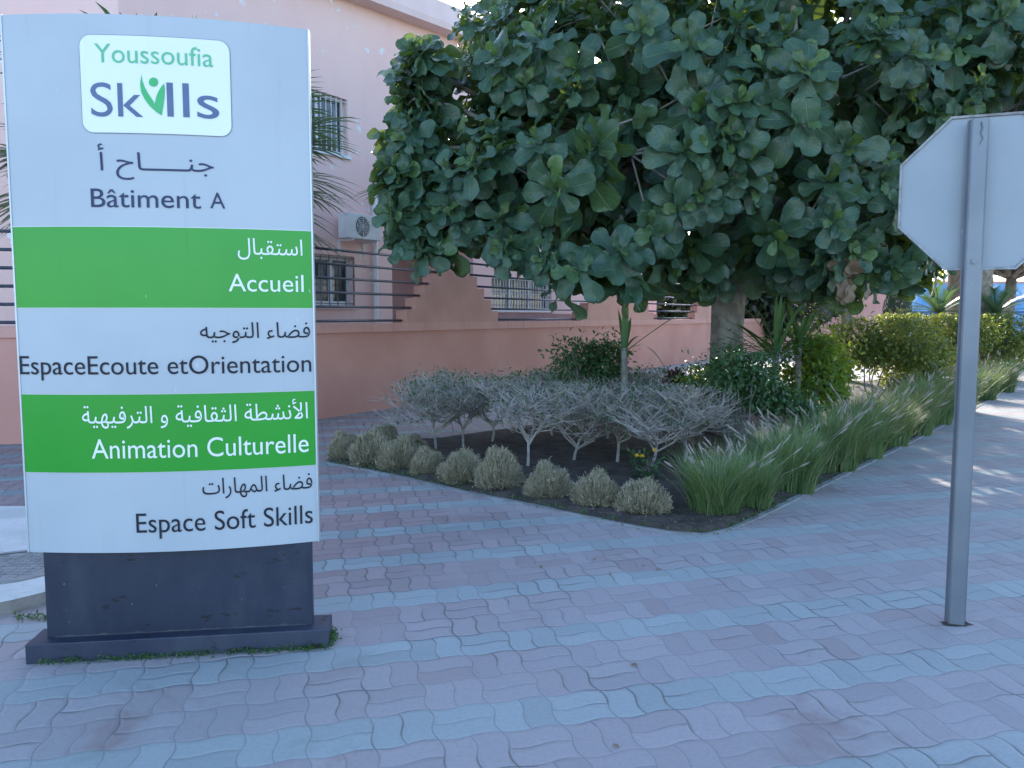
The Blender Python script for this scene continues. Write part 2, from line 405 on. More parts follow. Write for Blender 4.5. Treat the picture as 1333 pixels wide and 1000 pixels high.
mb = MB(); mb.bm(bm); struct('planting_bed', mb, M['soil'], smooth=True)
mb = MB()
def strip(mb, pts, wd, h0, h1):
    L, Rr = [], []
    for i, p in enumerate(pts):
        t = (pts[min(i + 1, len(pts) - 1)] - pts[max(i - 1, 0)]); t.z = 0; t.normalize(); n = Vector((-t.y, t.x, 0))
        L.append(p + n * wd * .5); Rr.append(p - n * wd * .5)
    V = []
    for a, b in zip(L, Rr): V += [(a.x, a.y, h0), (a.x, a.y, h1), (b.x, b.y, h1), (b.x, b.y, h0)]
    F = []
    for i in range(len(pts) - 1):
        for k in range(3): F.append((i * 4 + k, i * 4 + k + 1, i * 4 + 5 + k, i * 4 + 4 + k))
    mb.add(V, F)
strip(mb, near_edge, .055, -.01, .012)
struct('kerb_strip', mb, M['kerb'])

# round-nosed concrete pad at the left with a manhole
def rrect(x0, x1, y0, y1, r, n=10):
    pts = []
    for cx, cy, a0 in ((x1 - r, y0 + r, -90), (x1 - r, y1 - r, 0), (x0 + r, y1 - r, 90), (x0 + r, y0 + r, 180)):
        for i in range(n + 1):
            a = R(a0 + 90 * i / n); pts.append((cx + r * math.cos(a), cy + r * math.sin(a)))
    return pts
po, pi_ = rrect(-5.6, -2.42, 3.93, 6.3, .95), rrect(-5.57, -2.45, 3.96, 6.27, .92)
n = len(po)
mb = MB(); mb.add([(a, b, 0) for a, b in po] + [(a, b, .075) for a, b in po], [(i, (i + 1) % n, (i + 1) % n + n, i + n) for i in range(n)])
struct('kerb_face', mb, M['pad_side'])
mb = MB(); mb.add([(a, b, .075) for a, b in po] + [(a, b, .095) for a, b in pi_], [(i, (i + 1) % n, (i + 1) % n + n, i + n) for i in range(n)] + [tuple(range(n, 2 * n))])
struct('concrete_pad', mb, M['pad'])
mc = P(14, 746, 4.72); mc.z = .095
t = thing('manhole_cover', 'round grey iron manhole cover set in pale concrete pad', 'manhole cover', mc)
mb = MB(); nn = 40
def ring(mb, r0, r1, z0, z1):
    V = [(mc.x + r * math.cos(2 * math.pi * i / nn), mc.y + r * math.sin(2 * math.pi * i / nn), z) for r, z in ((r0, z1), (r1, z1), (r1, z0)) for i in range(nn)]
    F = [(k * nn + i, (k + 1) * nn + i, (k + 1) * nn + (i + 1) % nn, k * nn + (i + 1) % nn) for k in range(2) for i in range(nn)]
    mb.add(V, F)
ring(mb, .30, .345, .09, .103); obj('rim', mb, M['iron'], t)
mb = MB(); mb.add([(mc.x + .295 * math.cos(2 * math.pi * i / nn), mc.y + .295 * math.sin(2 * math.pi * i / nn), .099) for i in range(nn)], [tuple(range(nn))])
for i in range(-5, 6):
    for j in range(-5, 6):
        if i * i + j * j < 27: mb.box(mc.x + i * .05 - .016, mc.x + i * .05 + .016, mc.y + j * .05 - .008, mc.y + j * .05 + .008, .099, .104)
obj('lid', mb, M['iron'], t)

# ------------------------------------------------------------------ totem sign
SL, SR = Vector((-2.245, 3.66, 0)), Vector((-.948, 3.84, 0))
W = (SR - SL).length; SY = math.atan2(SR.y - SL.y, SR.x - SL.x); SC = (SL + SR) / 2
Z0, Z1, SAG, TH = .505, 2.918, .085, .05
sign = thing('totem_sign', 'tall bowed green and silver bilingual totem sign on a navy plinth', 'sign', SC, SY)
Minv = (Matrix.Translation(SC) @ Matrix.Rotation(SY, 4, 'Z')).inverted()
def bow(u): return -SAG * (1 - (2 * u / W) ** 2)
def panel_hit(px, py):
    o = Minv @ Vector((0, 0, CAM_Z)); d = Minv.to_3x3() @ ray(px, py); tt = 3.7
    for _ in range(12):
        p = o + d * tt; tt += (bow(p.x) - p.y) / d.y
    p = o + d * tt; return p.x, p.z
NS = 32
def bowed(mb, u0, u1, z0, z1, dy, thick=None, seg=NS):
    us = [u0 + (u1 - u0) * i / seg for i in range(seg + 1)]
    V, F = [], []
    for u in us: V += [(u, bow(u) + dy, z0), (u, bow(u) + dy, z1)]
    F += [(2 * i, 2 * i + 2, 2 * i + 3, 2 * i + 1) for i in range(seg)]
    if thick:
        b = len(V)
        for u in us: V += [(u, thick, z0), (u, thick, z1)]
        for i in range(seg):
            F += [(b + 2 * i, b + 2 * i + 1, b + 2 * i + 3, b + 2 * i + 2), (2 * i + 1, 2 * i + 3, b + 2 * i + 3, b + 2 * i + 1), (2 * i, b + 2 * i, b + 2 * i + 2, 2 * i + 2)]
        F += [(0, 1, b + 1, b), (2 * seg, b + 2 * seg, b + 2 * seg + 1, 2 * seg + 1)]
    mb.add(V, F)
mb = MB(); bowed(mb, -W / 2, W / 2, Z0, Z1, 0, TH); panel = obj('panel', mb, M['silver'], sign, local=True)
for sx in (-1, 1):
    mb = MB(); mb.box(sx * (W / 2 + .004) - .004, sx * (W / 2 + .004) + .004, -.004, TH + .002, Z0 - .002, Z1 + .003, .0015); obj('edge_trim', mb, M['edge_silver'], sign, local=True)
def zrow(yl, yr): return (panel_hit(25, yl)[1] + panel_hit(400, yr)[1]) / 2
bands = [zrow(297, 299), zrow(403, 400), zrow(515.5, 506), zrow(616.5, 604.5)]
for a, b in ((0, 1), (2, 3)):
    mb = MB(); bowed(mb, -W / 2 + .001, W / 2 - .001, bands[b], bands[a], -.0015); obj('green_band', mb, M['green'], sign, local=True)
mb = MB()
for zz in (bands[0], bands[1], bands[2], bands[3]): bowed(mb, -W / 2 + .001, W / 2 - .001, zz - .0015, zz + .0015, -.0022)
obj('band_seam', mb, M['edge_silver'], sign, local=True)
mb = MB(); mb.box(-W / 2 + .062, W / 2 - .03, -.01, .052, .09, Z0 - .001, .004); obj('base', mb, M['navy'], sign, local=True)
mb = MB(); mb.box(-W / 2 - .005, W / 2 + .052, -.085, .115, -.005, .093, .005); obj('plinth', mb, M['navy2'], sign, local=True)

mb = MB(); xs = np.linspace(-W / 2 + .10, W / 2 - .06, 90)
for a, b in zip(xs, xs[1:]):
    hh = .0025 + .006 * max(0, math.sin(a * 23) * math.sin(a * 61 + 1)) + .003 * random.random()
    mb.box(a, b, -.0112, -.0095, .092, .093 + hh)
obj('peeled_shadow_gap', mb, M['dark_plastic'], sign, local=True)  # dark strip: peeling edge, plus the shade of the gap put in as colour
def glyph_mesh(s, offset=0.0, shear=0.0):
    c = bpy.data.curves.new('tmp_text', 'FONT'); c.body = s; c.resolution_u = 3; c.offset = offset; c.shear = shear
    o = bpy.data.objects.new('tmp_text', c); col.objects.link(o); bpy.context.view_layer.update()
    dg = bpy.context.evaluated_depsgraph_get()
    cu = o.evaluated_get(dg).to_curve(dg)
    loops = []
    for sp in cu.splines:
        pts = []
        if sp.type == 'BEZIER':
            bp = list(sp.bezier_points); k = len(bp)
            for i in range(k):
                a, b = bp[i], bp[(i + 1) % k]
                straight = (a.handle_right - a.co).length < 1e-6 and (b.handle_left - b.co).length < 1e-6
                steps = 1 if straight else 5
                for q in range(steps):
                    t_ = q / steps; m_ = 1 - t_
                    pts.append((a.co * m_ ** 3 + a.handle_right * 3 * m_ * m_ * t_ + b.handle_left * 3 * m_ * t_ * t_ + b.co * t_ ** 3).to_2d())
        else: pts = [Vector(p.co[:2]) for p in sp.points]
        q = []
        for p in pts:
            if not q or (p - q[-1]).length > 1e-4: q.append(p)
        if len(q) > 2 and (q[0] - q[-1]).length < 1e-4: q.pop()
        if len(q) > 2: loops.append(q)
    area = lambda q: sum(q[i].x * q[(i + 1) % len(q)].y - q[(i + 1) % len(q)].x * q[i].y for i in range(len(q))) / 2
    def inside(p, q):
        r_ = False
        for i in range(len(q)):
            a, b = q[i], q[i - 1]
            if (a.y > p.y) != (b.y > p.y) and p.x < (b.x - a.x) * (p.y - a.y) / (b.y - a.y) + a.x: r_ = not r_
        return r_
    ar = [area(q) for q in loops]
    sgn = math.copysign(1, ar[max(range(len(ar)), key=lambda i: abs(ar[i]))])
    outers = [i for i in range(len(loops)) if ar[i] * sgn > 0]
    holes = [i for i in range(len(loops)) if ar[i] * sgn <= 0]
    V, F = [], []
    from mathutils.geometry import delaunay_2d_cdt
    for oi, i in enumerate(outers):
        grp = [loops[i]] + [loops[h] for h in holes if inside(loops[h][0], loops[i]) and abs(ar[h]) < abs(ar[i])]
        pts, ed = [], []
        for q in grp:
            b = len(pts); pts += q; ed += [(b + k, b + (k + 1) % len(q)) for k in range(len(q))]
        res = delaunay_2d_cdt(pts, ed, [], 0, 1e-5)
        b = len(V); V += [(p.x, p.y, (oi % 4) * .00022) for p in res[0]]
        for tri in res[2]:
            cx = sum((res[0][k] for k in tri), Vector((0, 0))) / len(tri)
            if inside(cx, loops[i]) and not any(inside(cx, q) for q in grp[1:]): F.append(tuple(b + k for k in tri))
    bpy.data.objects.remove(o); bpy.data.curves.remove(c)
    return np.array(V), F
def lettering(parent, s, px0, py0, px1, py1, h_px, mat, offset=0.0, dy=-.003, ref=None, name='lettering', bottom=False):
    """baseline runs from pixel (px0,py0) to (px1,py1); h_px = height of the glyphs above it at its middle"""
    V, F = glyph_mesh(s, offset)
    u0, za = panel_hit(px0, py0); u1, zb = panel_hit(px1, py1)
    um, zt = panel_hit((px0 + px1) / 2, (py0 + py1) / 2 - h_px); _, zm = panel_hit((px0 + px1) / 2, (py0 + py1) / 2)
    x0, x1 = V[:, 0].min(), V[:, 0].max(); y1 = V[:, 1].max(); y0 = V[:, 1].min() if bottom else 0
    sx = (u1 - u0) / (x1 - x0); sz = (zt - zm) / (y1 - y0)
    z0 = (za + zb) / 2 if True else zm
    out = []
    for x, y, e in V:
        u = u0 + (x - x0) * sx; out.append((u, bow(u) + dy - e, z0 + (y - y0) * sz))
    mb = MB(); mb.add(out, F); return obj(name, mb, mat, parent, local=True)
# logo plate
ul, zt = panel_hit(103, 43); ur, _ = panel_hit(298.5, 56); _, zb1 = panel_hit(107, 174); _, zb2 = panel_hit(299, 177); _, zt2 = panel_hit(298, 57)
zt, zb = (zt + zt2) / 2, (zb1 + zb2) / 2
def plate_mesh(g, dy):
    pts = rrect(ul - g, ur + g, zb - g, zt + g, .048 + g, 8); mb = MB()
    us = sorted(set(round(p[0], 5) for p in pts) | set(ul + (ur - ul) * i / 24 for i in range(1, 24)))
    V, F = [], []
    for u in us:
        r = .048 + g; e = max(0, r - (u - (ul - g)), r - ((ur + g) - u)); q = r - math.sqrt(max(0, r * r - e * e))
        V += [(u, bow(u) + dy, zb - g + q), (u, bow(u) + dy, zt + g - q)]
    F = [(2 * i, 2 * i + 2, 2 * i + 3, 2 * i + 1) for i in range(len(us) - 1)]
    mb.add(V, F); return mb
plate = obj('logo_plate', plate_mesh(0, -.0042), M['plate'], sign, local=True)
obj('outline', plate_mesh(.003, -.0025), M['plate_line'], plate, local=True)
lettering(plate, 'Youssoufia', 124, 83, 278, 86.5, 24.5, M['green_ink2'], .0, -.006)
lettering(plate, 'Sk', 119.5, 152, 187, 152.5, 44, M['slate2'], .05, -.006)
lettering(plate, 'lls', 218.5, 153, 286, 154.5, 44, M['slate2'], .05, -.006)
mb = MB()                                                        # leaf-shaped figure in place of the i
def blob(pts):
    V = []
    for px, py in pts:
        u, z = panel_hit(px, py); V.append((u, bow(u) - .0065, z))
    mb.add(V, [tuple(range(len(V)))])
def zpt(x, y): return (x / 3.1, y / 3.1)
L_ = [(572, 302), (577, 330), (586, 355), (600, 380), (614, 400), (625, 418)]; L2 = [(654, 468), (630, 452), (604, 428), (584, 400), (571, 372), (567, 340)]
for i in range(5):
    blob([zpt(*L_[i]), zpt(*L_[i + 1]), zpt(*[L2[5], L2[4], L2[3], L2[2], L2[1], L2[0]][i + 1]), zpt(*[L2[5], L2[4], L2[3], L2[2], L2[1], L2[0]][i])])
R1 = [(664, 338), (652, 352), (640, 372), (631, 395), (627, 418), (654, 468)]; R2 = [(664, 338), (667, 362), (666, 390), (662, 420), (658, 445), (654, 468)]
for i in range(5): blob([zpt(*R1[i]), zpt(*R1[i + 1]), zpt(*R2[i + 1]), zpt(*R2[i])] if 0 < i < 4 else ([zpt(*R1[0]), zpt(*R1[1]), zpt(*R2[1])] if i == 0 else [zpt(*R1[4]), zpt(*R1[5]), zpt(*R2[4])]))
blob([zpt(621 + 19 * math.cos(k * .3307), 333 + 18.5 * math.sin(k * .3307)) for k in range(19)])
obj('emblem', mb, M['green_ink'], plate, local=True)
AR = {'janah': '\uFEA1\uFE8E' + '\u0640' * 5 + '\uFEE8\uFE9F', 'alif': '\u0623',
      'istiqbal': '\uFEDD\uFE8E\uFE92\uFED8\uFE98\uFEB3\u0627',
      'tawjih': '\uFEEA\uFEF4\uFE9F\uFEEE\uFE98\uFEDF\u0627 \uFE80\uFE8E\uFEC0\uFED3',
      'anshita': '\uFE94\uFEF4\uFEEC\uFEF4\uFED3\uFEAE\uFE98\uFEDF\u0627 \u0648 \uFE94\uFEF4\uFED3\uFE8E\uFED8\uFE9C\uFEDF\u0627 \uFE94\uFEC4\uFEB8\uFEE7\uFEF7\u0627',
      'maharat': '\uFE95\u0627\uFEAD\uFE8E\uFEEC\uFEE4\uFEDF\u0627 \uFE80\uFE8E\uFEC0\uFED3'}
lettering(sign, AR['janah'], 152, 237.5, 279, 234, 36, M['slate'], .022, bottom=True)
lettering(sign, AR['alif'], 128.5, 222, 136, 222, 35, M['slate'], .022, bottom=True)
lettering(sign, 'Bâtiment', 119, 270, 262, 271.5, 24, M['slate'], .030)
lettering(sign, 'A', 274, 271.5, 293.5, 271.5, 20.5, M['slate'], .030)
lettering(sign, AR['istiqbal'], 310, 341, 394, 337, 28, M['white_ink'], .022, bottom=True)
lettering(sign, 'Accueil', 298, 380, 395.5, 379.5, 22.5, M['white_ink'], .008)
lettering(sign, AR['tawjih'], 261, 450, 404, 443, 27, M['ink'], .008, bottom=True)
lettering(sign, 'EspaceEcoute etOrientation', 26.5, 486.5, 405.5, 484.5, 24, M['ink'], -.004)
lettering(sign, AR['anshita'], 108, 561, 401, 549, 34, M['white_ink'], .022, bottom=True)
lettering(sign, 'Animation Culturelle', 120, 597, 402, 588, 25, M['white_ink'], .008)
lettering(sign, AR['maharat'], 264, 650, 407, 642, 27, M['ink'], .015, bottom=True)
lettering(sign, 'Espace Soft Skills', 178, 692, 407.5, 682, 25, M['ink'], .004)

# ------------------------------------------------------------------ stop sign seen from behind
PB = G(1244, 812); ST_Z1 = P(1272, 155, PB.y).z
st = thing('stop_sign', 'back of grey octagonal traffic sign on galvanised post', 'traffic sign', PB)
YW = R(-20)
xf = Matrix.Rotation(YW, 4, 'Z')
oc = P(1272, 252, PB.y + .07) - PB
mb = MB(); rad = .385 / math.cos(R(22.5)); n8 = 8
V = []
oz = oc.z; ox = oc.x
def octo(r, y): return [(r * math.cos(R(22.5 + 45 * k)), y, oz + r * math.sin(R(22.5 + 45 * k))) for k in range(8)]
a, b, c_, d_ = octo(rad * .972, .052), octo(rad * .972, .04), octo(rad, .036), octo(rad, .062)
mb.add(octo(rad * .968, .050), [tuple(range(7, -1, -1))])
pl = obj('plate', mb, M['stop_back'], st, local=True, xf=Matrix.Translation((ox, 0, 0)) @ xf)
mb = MB(); V = a + b + c_ + d_; F = [(k * 8 + i, k * 8 + (i + 1) % 8, (k + 1) * 8 + (i + 1) % 8, (k + 1) * 8 + i) for k in range(3) for i in range(8)]
F.append(tuple(range(24, 32)))
mb.add(V, F); obj('rim', mb, M['stop_rim'], pl, local=True, xf=Matrix.Translation((ox, 0, 0)) @ xf)
# flanged channel post: hollow side towards the plate
prof = [(-.052, .030), (-.046, .030), (-.038, -.012), (-.032, -.018), (.032, -.018), (.038, -.012), (.046, .030), (.052, .030),
        (.052, .026), (.0485, .026), (.0415, -.013), (.0335, -.0215), (-.0335, -.0215), (-.0415, -.013), (-.0485, .026), (-.052, .026)]
mb = MB(); mb.prism([(x * .94, y) for x, y in prof], -.05, ST_Z1, axis='z'); post = obj('post', mb, M['galv'], st, local=True, xf=Matrix.Translation((0, 0, 0)) @ Matrix.Rotation(YW, 4, 'Z'))
post_xf = xf
for pyy in (341,):
    zz = P(1263, pyy, PB.y).z
    mb = MB(); mb.tube([(-.0, -.0215, zz), (-.0, -.034, zz)], .011, 6); mb.tube([(0, -.0215, zz), (0, -.025, zz)], .017, 14)
    obj('bolt', mb, M['galv'], post, local=True, xf=xf)
mb = MB(); pr = Vector((.003, -.024, P(1268, 160, PB.y).z)); mb.tube([pr, pr + Vector((.006, -.003, -.03)), pr + Vector((.0, -.002, -.055)), pr + Vector((.010, -.004, -.08)), pr + Vector((-.004, -.001, -.11))], [.003, .004, .003, .0025, .0015], 5)
tw = obj('dry_tendril', mb, M['bars'], post, local=True, xf=xf)
mb = MB()
V, F = [(0, 0, .004)], []
for k in range(18):
    rr = .055 * (1 + .35 * math.sin(k * 2.1) * math.cos(k * 1.3)); V.append((PB.x * 0 + rr * 1.2 * math.cos(k / 18 * 2 * math.pi), rr * .9 * math.sin(k / 18 * 2 * math.pi), .004))
F = [(0, 1 + k, 1 + (k + 1) % 18) for k in range(18)]
mb.add(V, F); obj('dirt_collar', mb, M['soil'], st, local=True)

# ------------------------------------------------------------------ perimeter wall with stepped piers and rails
wB = G(238, 573.5); wA = G(-420, 590); wC_dir = (G(870, 476) - G(415, 546)); wC_dir.normalize()
wP = G(415, 546)
def wall_pt(px):                                     # point of the right wall line seen at column px
    k = (px - 666.5) * math.cos(PITCH) / FPX
    t_ = (k * wP.y - wP.x) / (wC_dir.x - k * wC_dir.y); return wP + wC_dir * t_
wB = wall_pt(238); wD = wall_pt(1078)
nrm = Vector((wC_dir.y, -wC_dir.x, 0))               # towards the viewer
yB, yD = -.125, .125
wl = math.atan2(wC_dir.y, wC_dir.x)
seg_len = (wD - wB).length
XR = Matrix.Translation(wB - nrm * .125) @ Matrix.Rotation(wl, 4, 'Z')
dl = (wB - wA); ll = dl.length; wla = math.atan2(dl.y, dl.x)
XL = Matrix.Translation(wA - Vector((math.sin(wla), -math.cos(wla), 0)) * .125) @ Matrix.Rotation(wla, 4, 'Z')
WALL_H = P(415, 422, wP.y).z; COP = P(415, 434.5, wP.y).z
pw = thing('boundary_wall', 'long salmon boundary wall with a coping and stepped piers', 'wall', wB)
mb = MB(); mb.box(0, seg_len, -.11, .11, -.05, COP)
mb2 = MB(); mb2.box(0, ll, -.11, .11, -.05, COP)
def joined(a, xa, b, xb):
    o = MB()
    for q, xx in ((a, xa), (b, xb)):
        M4 = np.array(xx); off = o.n
        V = np.concatenate(q.v) @ M4[:3, :3].T + M4[:3, 3]
        o.v.append(V); o.f += [f + off for f in q.f]; o.uv.append(np.zeros((len(V), 2))); o.n += len(V)
    return o
obj('wall_body', joined(mb, XR, mb2, XL), M['wall'], pw)
mb = MB(); mb.box(-.03, seg_len, -.145, .145, COP, WALL_H, .008); mb2 = MB(); mb2.box(0, ll + .03, -.143, .143, COP, WALL_H - .003, .008)
obj('coping', joined(mb, XR, mb2, XL), M['coping'], pw)
def ws(px): return (wall_pt(px) - wB).dot(wC_dir)
STEP = .225
centers = []
def pier(s0, s1):
    c = (s0 + s1) / 2; hw = (s1 - s0) / 2; k = 6; pts = []; wst = hw / (k - .2)
    for i in range(k):
        x = hw - i * wst
        pts += [(c - x, WALL_H + i * STEP), (c - x, WALL_H + (i + 1) * STEP)]
    top = [(2 * c - a, b) for a, b in reversed(pts)]
    mb = MB(); mb.prism(pts + top, -.125, .125); obj('stepped_pier', mb, M['pier'], pw, xf=XR)
    return c, hw, wst
p1 = pier(ws(530), ws(648)); p2 = pier(ws(756), ws(851))
gap = p2[0] - p1[0]
p3 = pier(p2[0] + gap - p1[1], p2[0] + gap + p1[1])
def railing(label, sA, sB, pa, pb, xf):
    """six rails between piers; pa / pb = step width of the pier at that end (0 = plain end)"""
    o = thing('metal_railing', label, 'railing', xf @ Vector(((sA + sB) / 2, 0, WALL_H)), 0, 'metal railings along the boundary wall')
    for i in range(6):
        mb = MB(); a_, b_ = sA + i * -pa, sB + i * pb; z = WALL_H + .045 + i * STEP
        mb.tube([(a_, 0, z), (b_, 0, z)], .021, 8); obj('rail', mb, M['rail'], o, xf=xf, smooth=True)
    return o
railing('dark blue metal rails over the salmon wall, left of the first stepped pier', .1, p1[0] - p1[1] + .02, 0, p1[2], XR)
railing('dark blue metal rails over the salmon wall, between the two stepped piers', p1[0] + p1[1] - .02, p2[0] - p2[1] + .02, p1[2], p2[2], XR)
railing('dark blue metal rails over the salmon wall, behind the fig trunk', p2[0] + p2[1] - .02, p3[0] - p3[1] + .02, p2[2], p1[2], XR)
railing('dark blue metal rails over the salmon wall, left of the totem sign', 0, ll - .1, 0, 0, XL)

# ------------------------------------------------------------------ main building
fP = P(430, 411, 17.0); fP.z = 0
fdir = Vector((math.cos(R(57.5)), math.sin(R(57.5)), 0)); fn = Vector((fdir.y, -fdir.x, 0))
def fac_t(px):
    k = (px - 666.5) * math.cos(PITCH) / FPX
    return (k * fP.y - fP.x) / (fdir.x - k * fdir.y)
def fac_z(px, py):
    q = fP + fdir * fac_t(px); return P(px, py, q.y).z
FX = Matrix.Translation(fP) @ Matrix.Rotation(math.atan2(fdir.y, fdir.x), 4, 'Z')     # local: x along, -y towards viewer
tb = fac_t(170); tE = 17.8
bend = fP + fdir * tb
FL_end = bend + Vector((-11, -.4, 0)); lw = (bend - FL_end).length
LX = Matrix.Translation(FL_end) @ Matrix.Rotation(math.atan2(bend.y - FL_end.y, bend.x - FL_end.x), 4, 'Z')
cz = [(fac_t(px), fac_z(px, py)) for px, py in ((450, 0), (489, 12), (525, 25.5), (558, 39), (585, 49.5))]
cf = np.polyfit([a for a, b in cz], [b for a, b in cz], 1)
zc = lambda t_: float(np.clip(np.polyval(cf, t_), 7.6, 10.5)) if t_ < fac_t(620) else float(np.clip(np.polyval(cf, fac_t(620)), 7.6, 10.5))
bld = thing('pink_building', 'large pink plaster building with barred windows behind the boundary wall', 'building', bend)
wins = []
def win(px0, px1, py0, py1):
    t0, t1 = fac_t(px0), fac_t(px1); return (t0, t1, fac_z((px0 + px1) / 2, py1), fac_z((px0 + px1) / 2, py0))
wins = [win(388, 457, 119, 196), win(384, 463, 331, 398)]
bigw = win(640, 718, 362, 404); 
wall_mb = MB()
tR0, tR1 = fac_t(511), fac_t(616)                    # recessed entrance bay
def grid_wall(mb, t0, t1, z0, ztop, holes, dep=.22):
    us = sorted({t0, t1} | {h[0] for h in holes} | {h[1] for h in holes}); zs = sorted({z0, ztop} | {h[2] for h in holes} | {h[3] for h in holes})
    for a, b in zip(us, us[1:]):
        for c, d in zip(zs, zs[1:]):
            if not any(h[0] <= (a + b) / 2 <= h[1] and h[2] <= (c + d) / 2 <= h[3] for h in holes):
                mb.add([(a, 0, c), (b, 0, c), (b, 0, d), (a, 0, d)], [(0, 1, 2, 3)])
    for a, b, c, d in holes:
        mb.add([(a, 0, c), (a, dep, c), (a, dep, d), (a, 0, d)], [(0, 1, 2, 3)]); mb.add([(b, 0, c), (b, 0, d), (b, dep, d), (b, dep, c)], [(0, 1, 2, 3)])
        mb.add([(a, 0, d), (a, dep, d), (b, dep, d), (b, 0, d)], [(0, 1, 2, 3)]); mb.add([(a, 0, c), (b, 0, c), (b, dep, c), (a, dep, c)], [(0, 1, 2, 3)])
ZT = 7.9
recz = fac_z(512, 272)
grid_wall(wall_mb, tb, tR0, -.05, ZT, wins)
grid_wall(wall_mb, tR0, tR1, recz, ZT, [])
grid_wall(wall_mb, tR1, tE, -.05, ZT, [bigw])
# strip from the flat wall top up to the sloping cornice
ts = list(np.linspace(tb, tE, 26))
for a, b in zip(ts, ts[1:]): wall_mb.add([(a, 0, ZT), (b, 0, ZT), (b, 0, zc(b) + .1), (a, 0, zc(a) + .1)], [(0, 1, 2, 3)])
# recess back and sides
rd = 1.6
wall_mb.add([(tR0, 0, -.05), (tR0, rd, -.05), (tR0, rd, recz), (tR0, 0, recz)], [(0, 1, 2, 3)])
wall_mb.add([(tR1, 0, -.05), (tR1, 0, recz), (tR1, rd, recz), (tR1, rd, -.05)], [(0, 1, 2, 3)])
wall_mb.add([(tR0, 0, recz), (tR0, rd, recz), (tR1, rd, recz), (tR1, 0, recz)], [(0, 1, 2, 3)])
# roof, back and end
wall_mb.add([(tb, 9, -.05), (tE, 9, -.05), (tE, 9, 9), (tb, 9, 9)], [(3, 2, 1, 0)]); wall_mb.add([(tE, 0, -.05), (tE, 9, -.05), (tE, 9, 9), (tE, 0, 9)], [(0, 1, 2, 3)])
wall_mb.add([(tb, .1, 8.35), (tE, .1, 8.35), (tE, 9, 8.35), (tb, 9, 8.35)], [(0, 1, 2, 3)])
lm = MB(); lz = zc(tb) + .1
lwin = (lw - 6.2, lw - 4.35, 1.75, 3.0)
LWI = [lwin, (lw - 6.2, lw - 4.35, 5.0, 6.3)]
grid_wall(lm, 0, lw, -.05, lz, LWI)
lm.add([(0, .1, 8.35), (lw, .1, 8.35), (lw, 9, 8.35), (0, 9, 8.35)], [(0, 1, 2, 3)])
lm.add([(0, 0, -.05), (0, 9, -.05), (0, 9, 8.35), (0, 0, 8.35)], [(3, 2, 1, 0)])
obj('wall', joined(wall_mb, FX, lm, LX), M['facade'], bld)
mb = MB(); mb.add([(tR0, rd - .01, -.05), (tR1, rd - .01, -.05), (tR1, rd - .01, recz), (tR0, rd - .01, recz)], [(0, 1, 2, 3)])
obj('recessed_wall', mb, M['recess'], bld, xf=FX)
mb = MB(); mb.box(fac_t(620), tE, -.03, 0.02, -.05, bigw[2] - .1); obj('painted_dado', mb, M['recess'], bld, xf=FX)
def cornice_mb():
    mb = MB()
    V, F = [], []
    for t_ in ts:
        z = zc(t_); V += [(t_, .02, z), (t_, -.38, z + .02), (t_, -.40, z + .16), (t_, -.36, z + .62), (t_, .3, z + .62)]
    for i in range(len(ts) - 1):
        for k in range(4): F.append((i * 5 + k, i * 5 + k + 1, i * 5 + 6 + k, i * 5 + 5 + k)[::-1])
    mb.add(V, F); return mb
lm = MB(); lm.box(0, lw + .2, -.38, .3, zc(tb), zc(tb) + .62)
obj('cornice', joined(cornice_mb(), FX, lm, LX), M['cornice'], bld)
def window(h, xf, leaves=2, barmat='bars', dep=.2, nbar=9, hbars=3, fw=.06):
    a, b, c, d = h
    mb = MB(); fr = MB()
    fr.box(a, b, dep - .06, dep, c, c + fw); fr.box(a, b, dep - .06, dep, d - fw, d)
    for k in range(leaves + 1):
        x = a + (b - a - fw) * k / leaves; fr.box(x, x + fw, dep - .058, dep - .002, c + fw, d - fw)
    fo = obj('window', fr, M['white_frame'], bld, xf=xf)
    mb.add([(a, dep - .02, c), (b, dep - .02, c), (b, dep - .02, d), (a, dep - .02, d)], [(0, 1, 2, 3)]); obj('pane', mb, M['glass'], fo, xf=xf)
    g = MB()
    for k in range(nbar + 1): 
        x = a + .02 + (b - a - .04) * k / nbar; g.box(x - .008, x + .008, .018, .034, c + .01, d - .01)
    for k in range(hbars):
        z = c + .05 + (d - c - .1) * k / (hbars - 1); g.box(a + .005, b - .005, .036, .048, z - .009, z + .009)
    obj('security_bars', g, M[barmat], fo, xf=xf)
    s_ = MB(); s_.box(a - .05, b + .05, -.05, .02, c - .06, c - .002); obj('sill', s_, M['white_frame'], fo, xf=xf)
window(wins[0], FX, 2, 'white_bars', nbar=10); window(wins[1], FX, 3, 'bars', nbar=7, hbars=2, fw=.10)
window(bigw, FX, 3, 'white_bars', nbar=22)
for h in LWI: window(h, LX, 2, 'bars')
mb = MB(); td = fac_t(487); mb.tube([(td, -.07, .0), (td, -.07, fac_z(487, 255))], .055, 10)
for z in (.9, 2.3, 3.5): mb.box(td - .08, td + .08, -.06, .0, z, z + .04)
obj('downpipe', mb, M['white_frame'], bld, xf=FX, smooth=False)
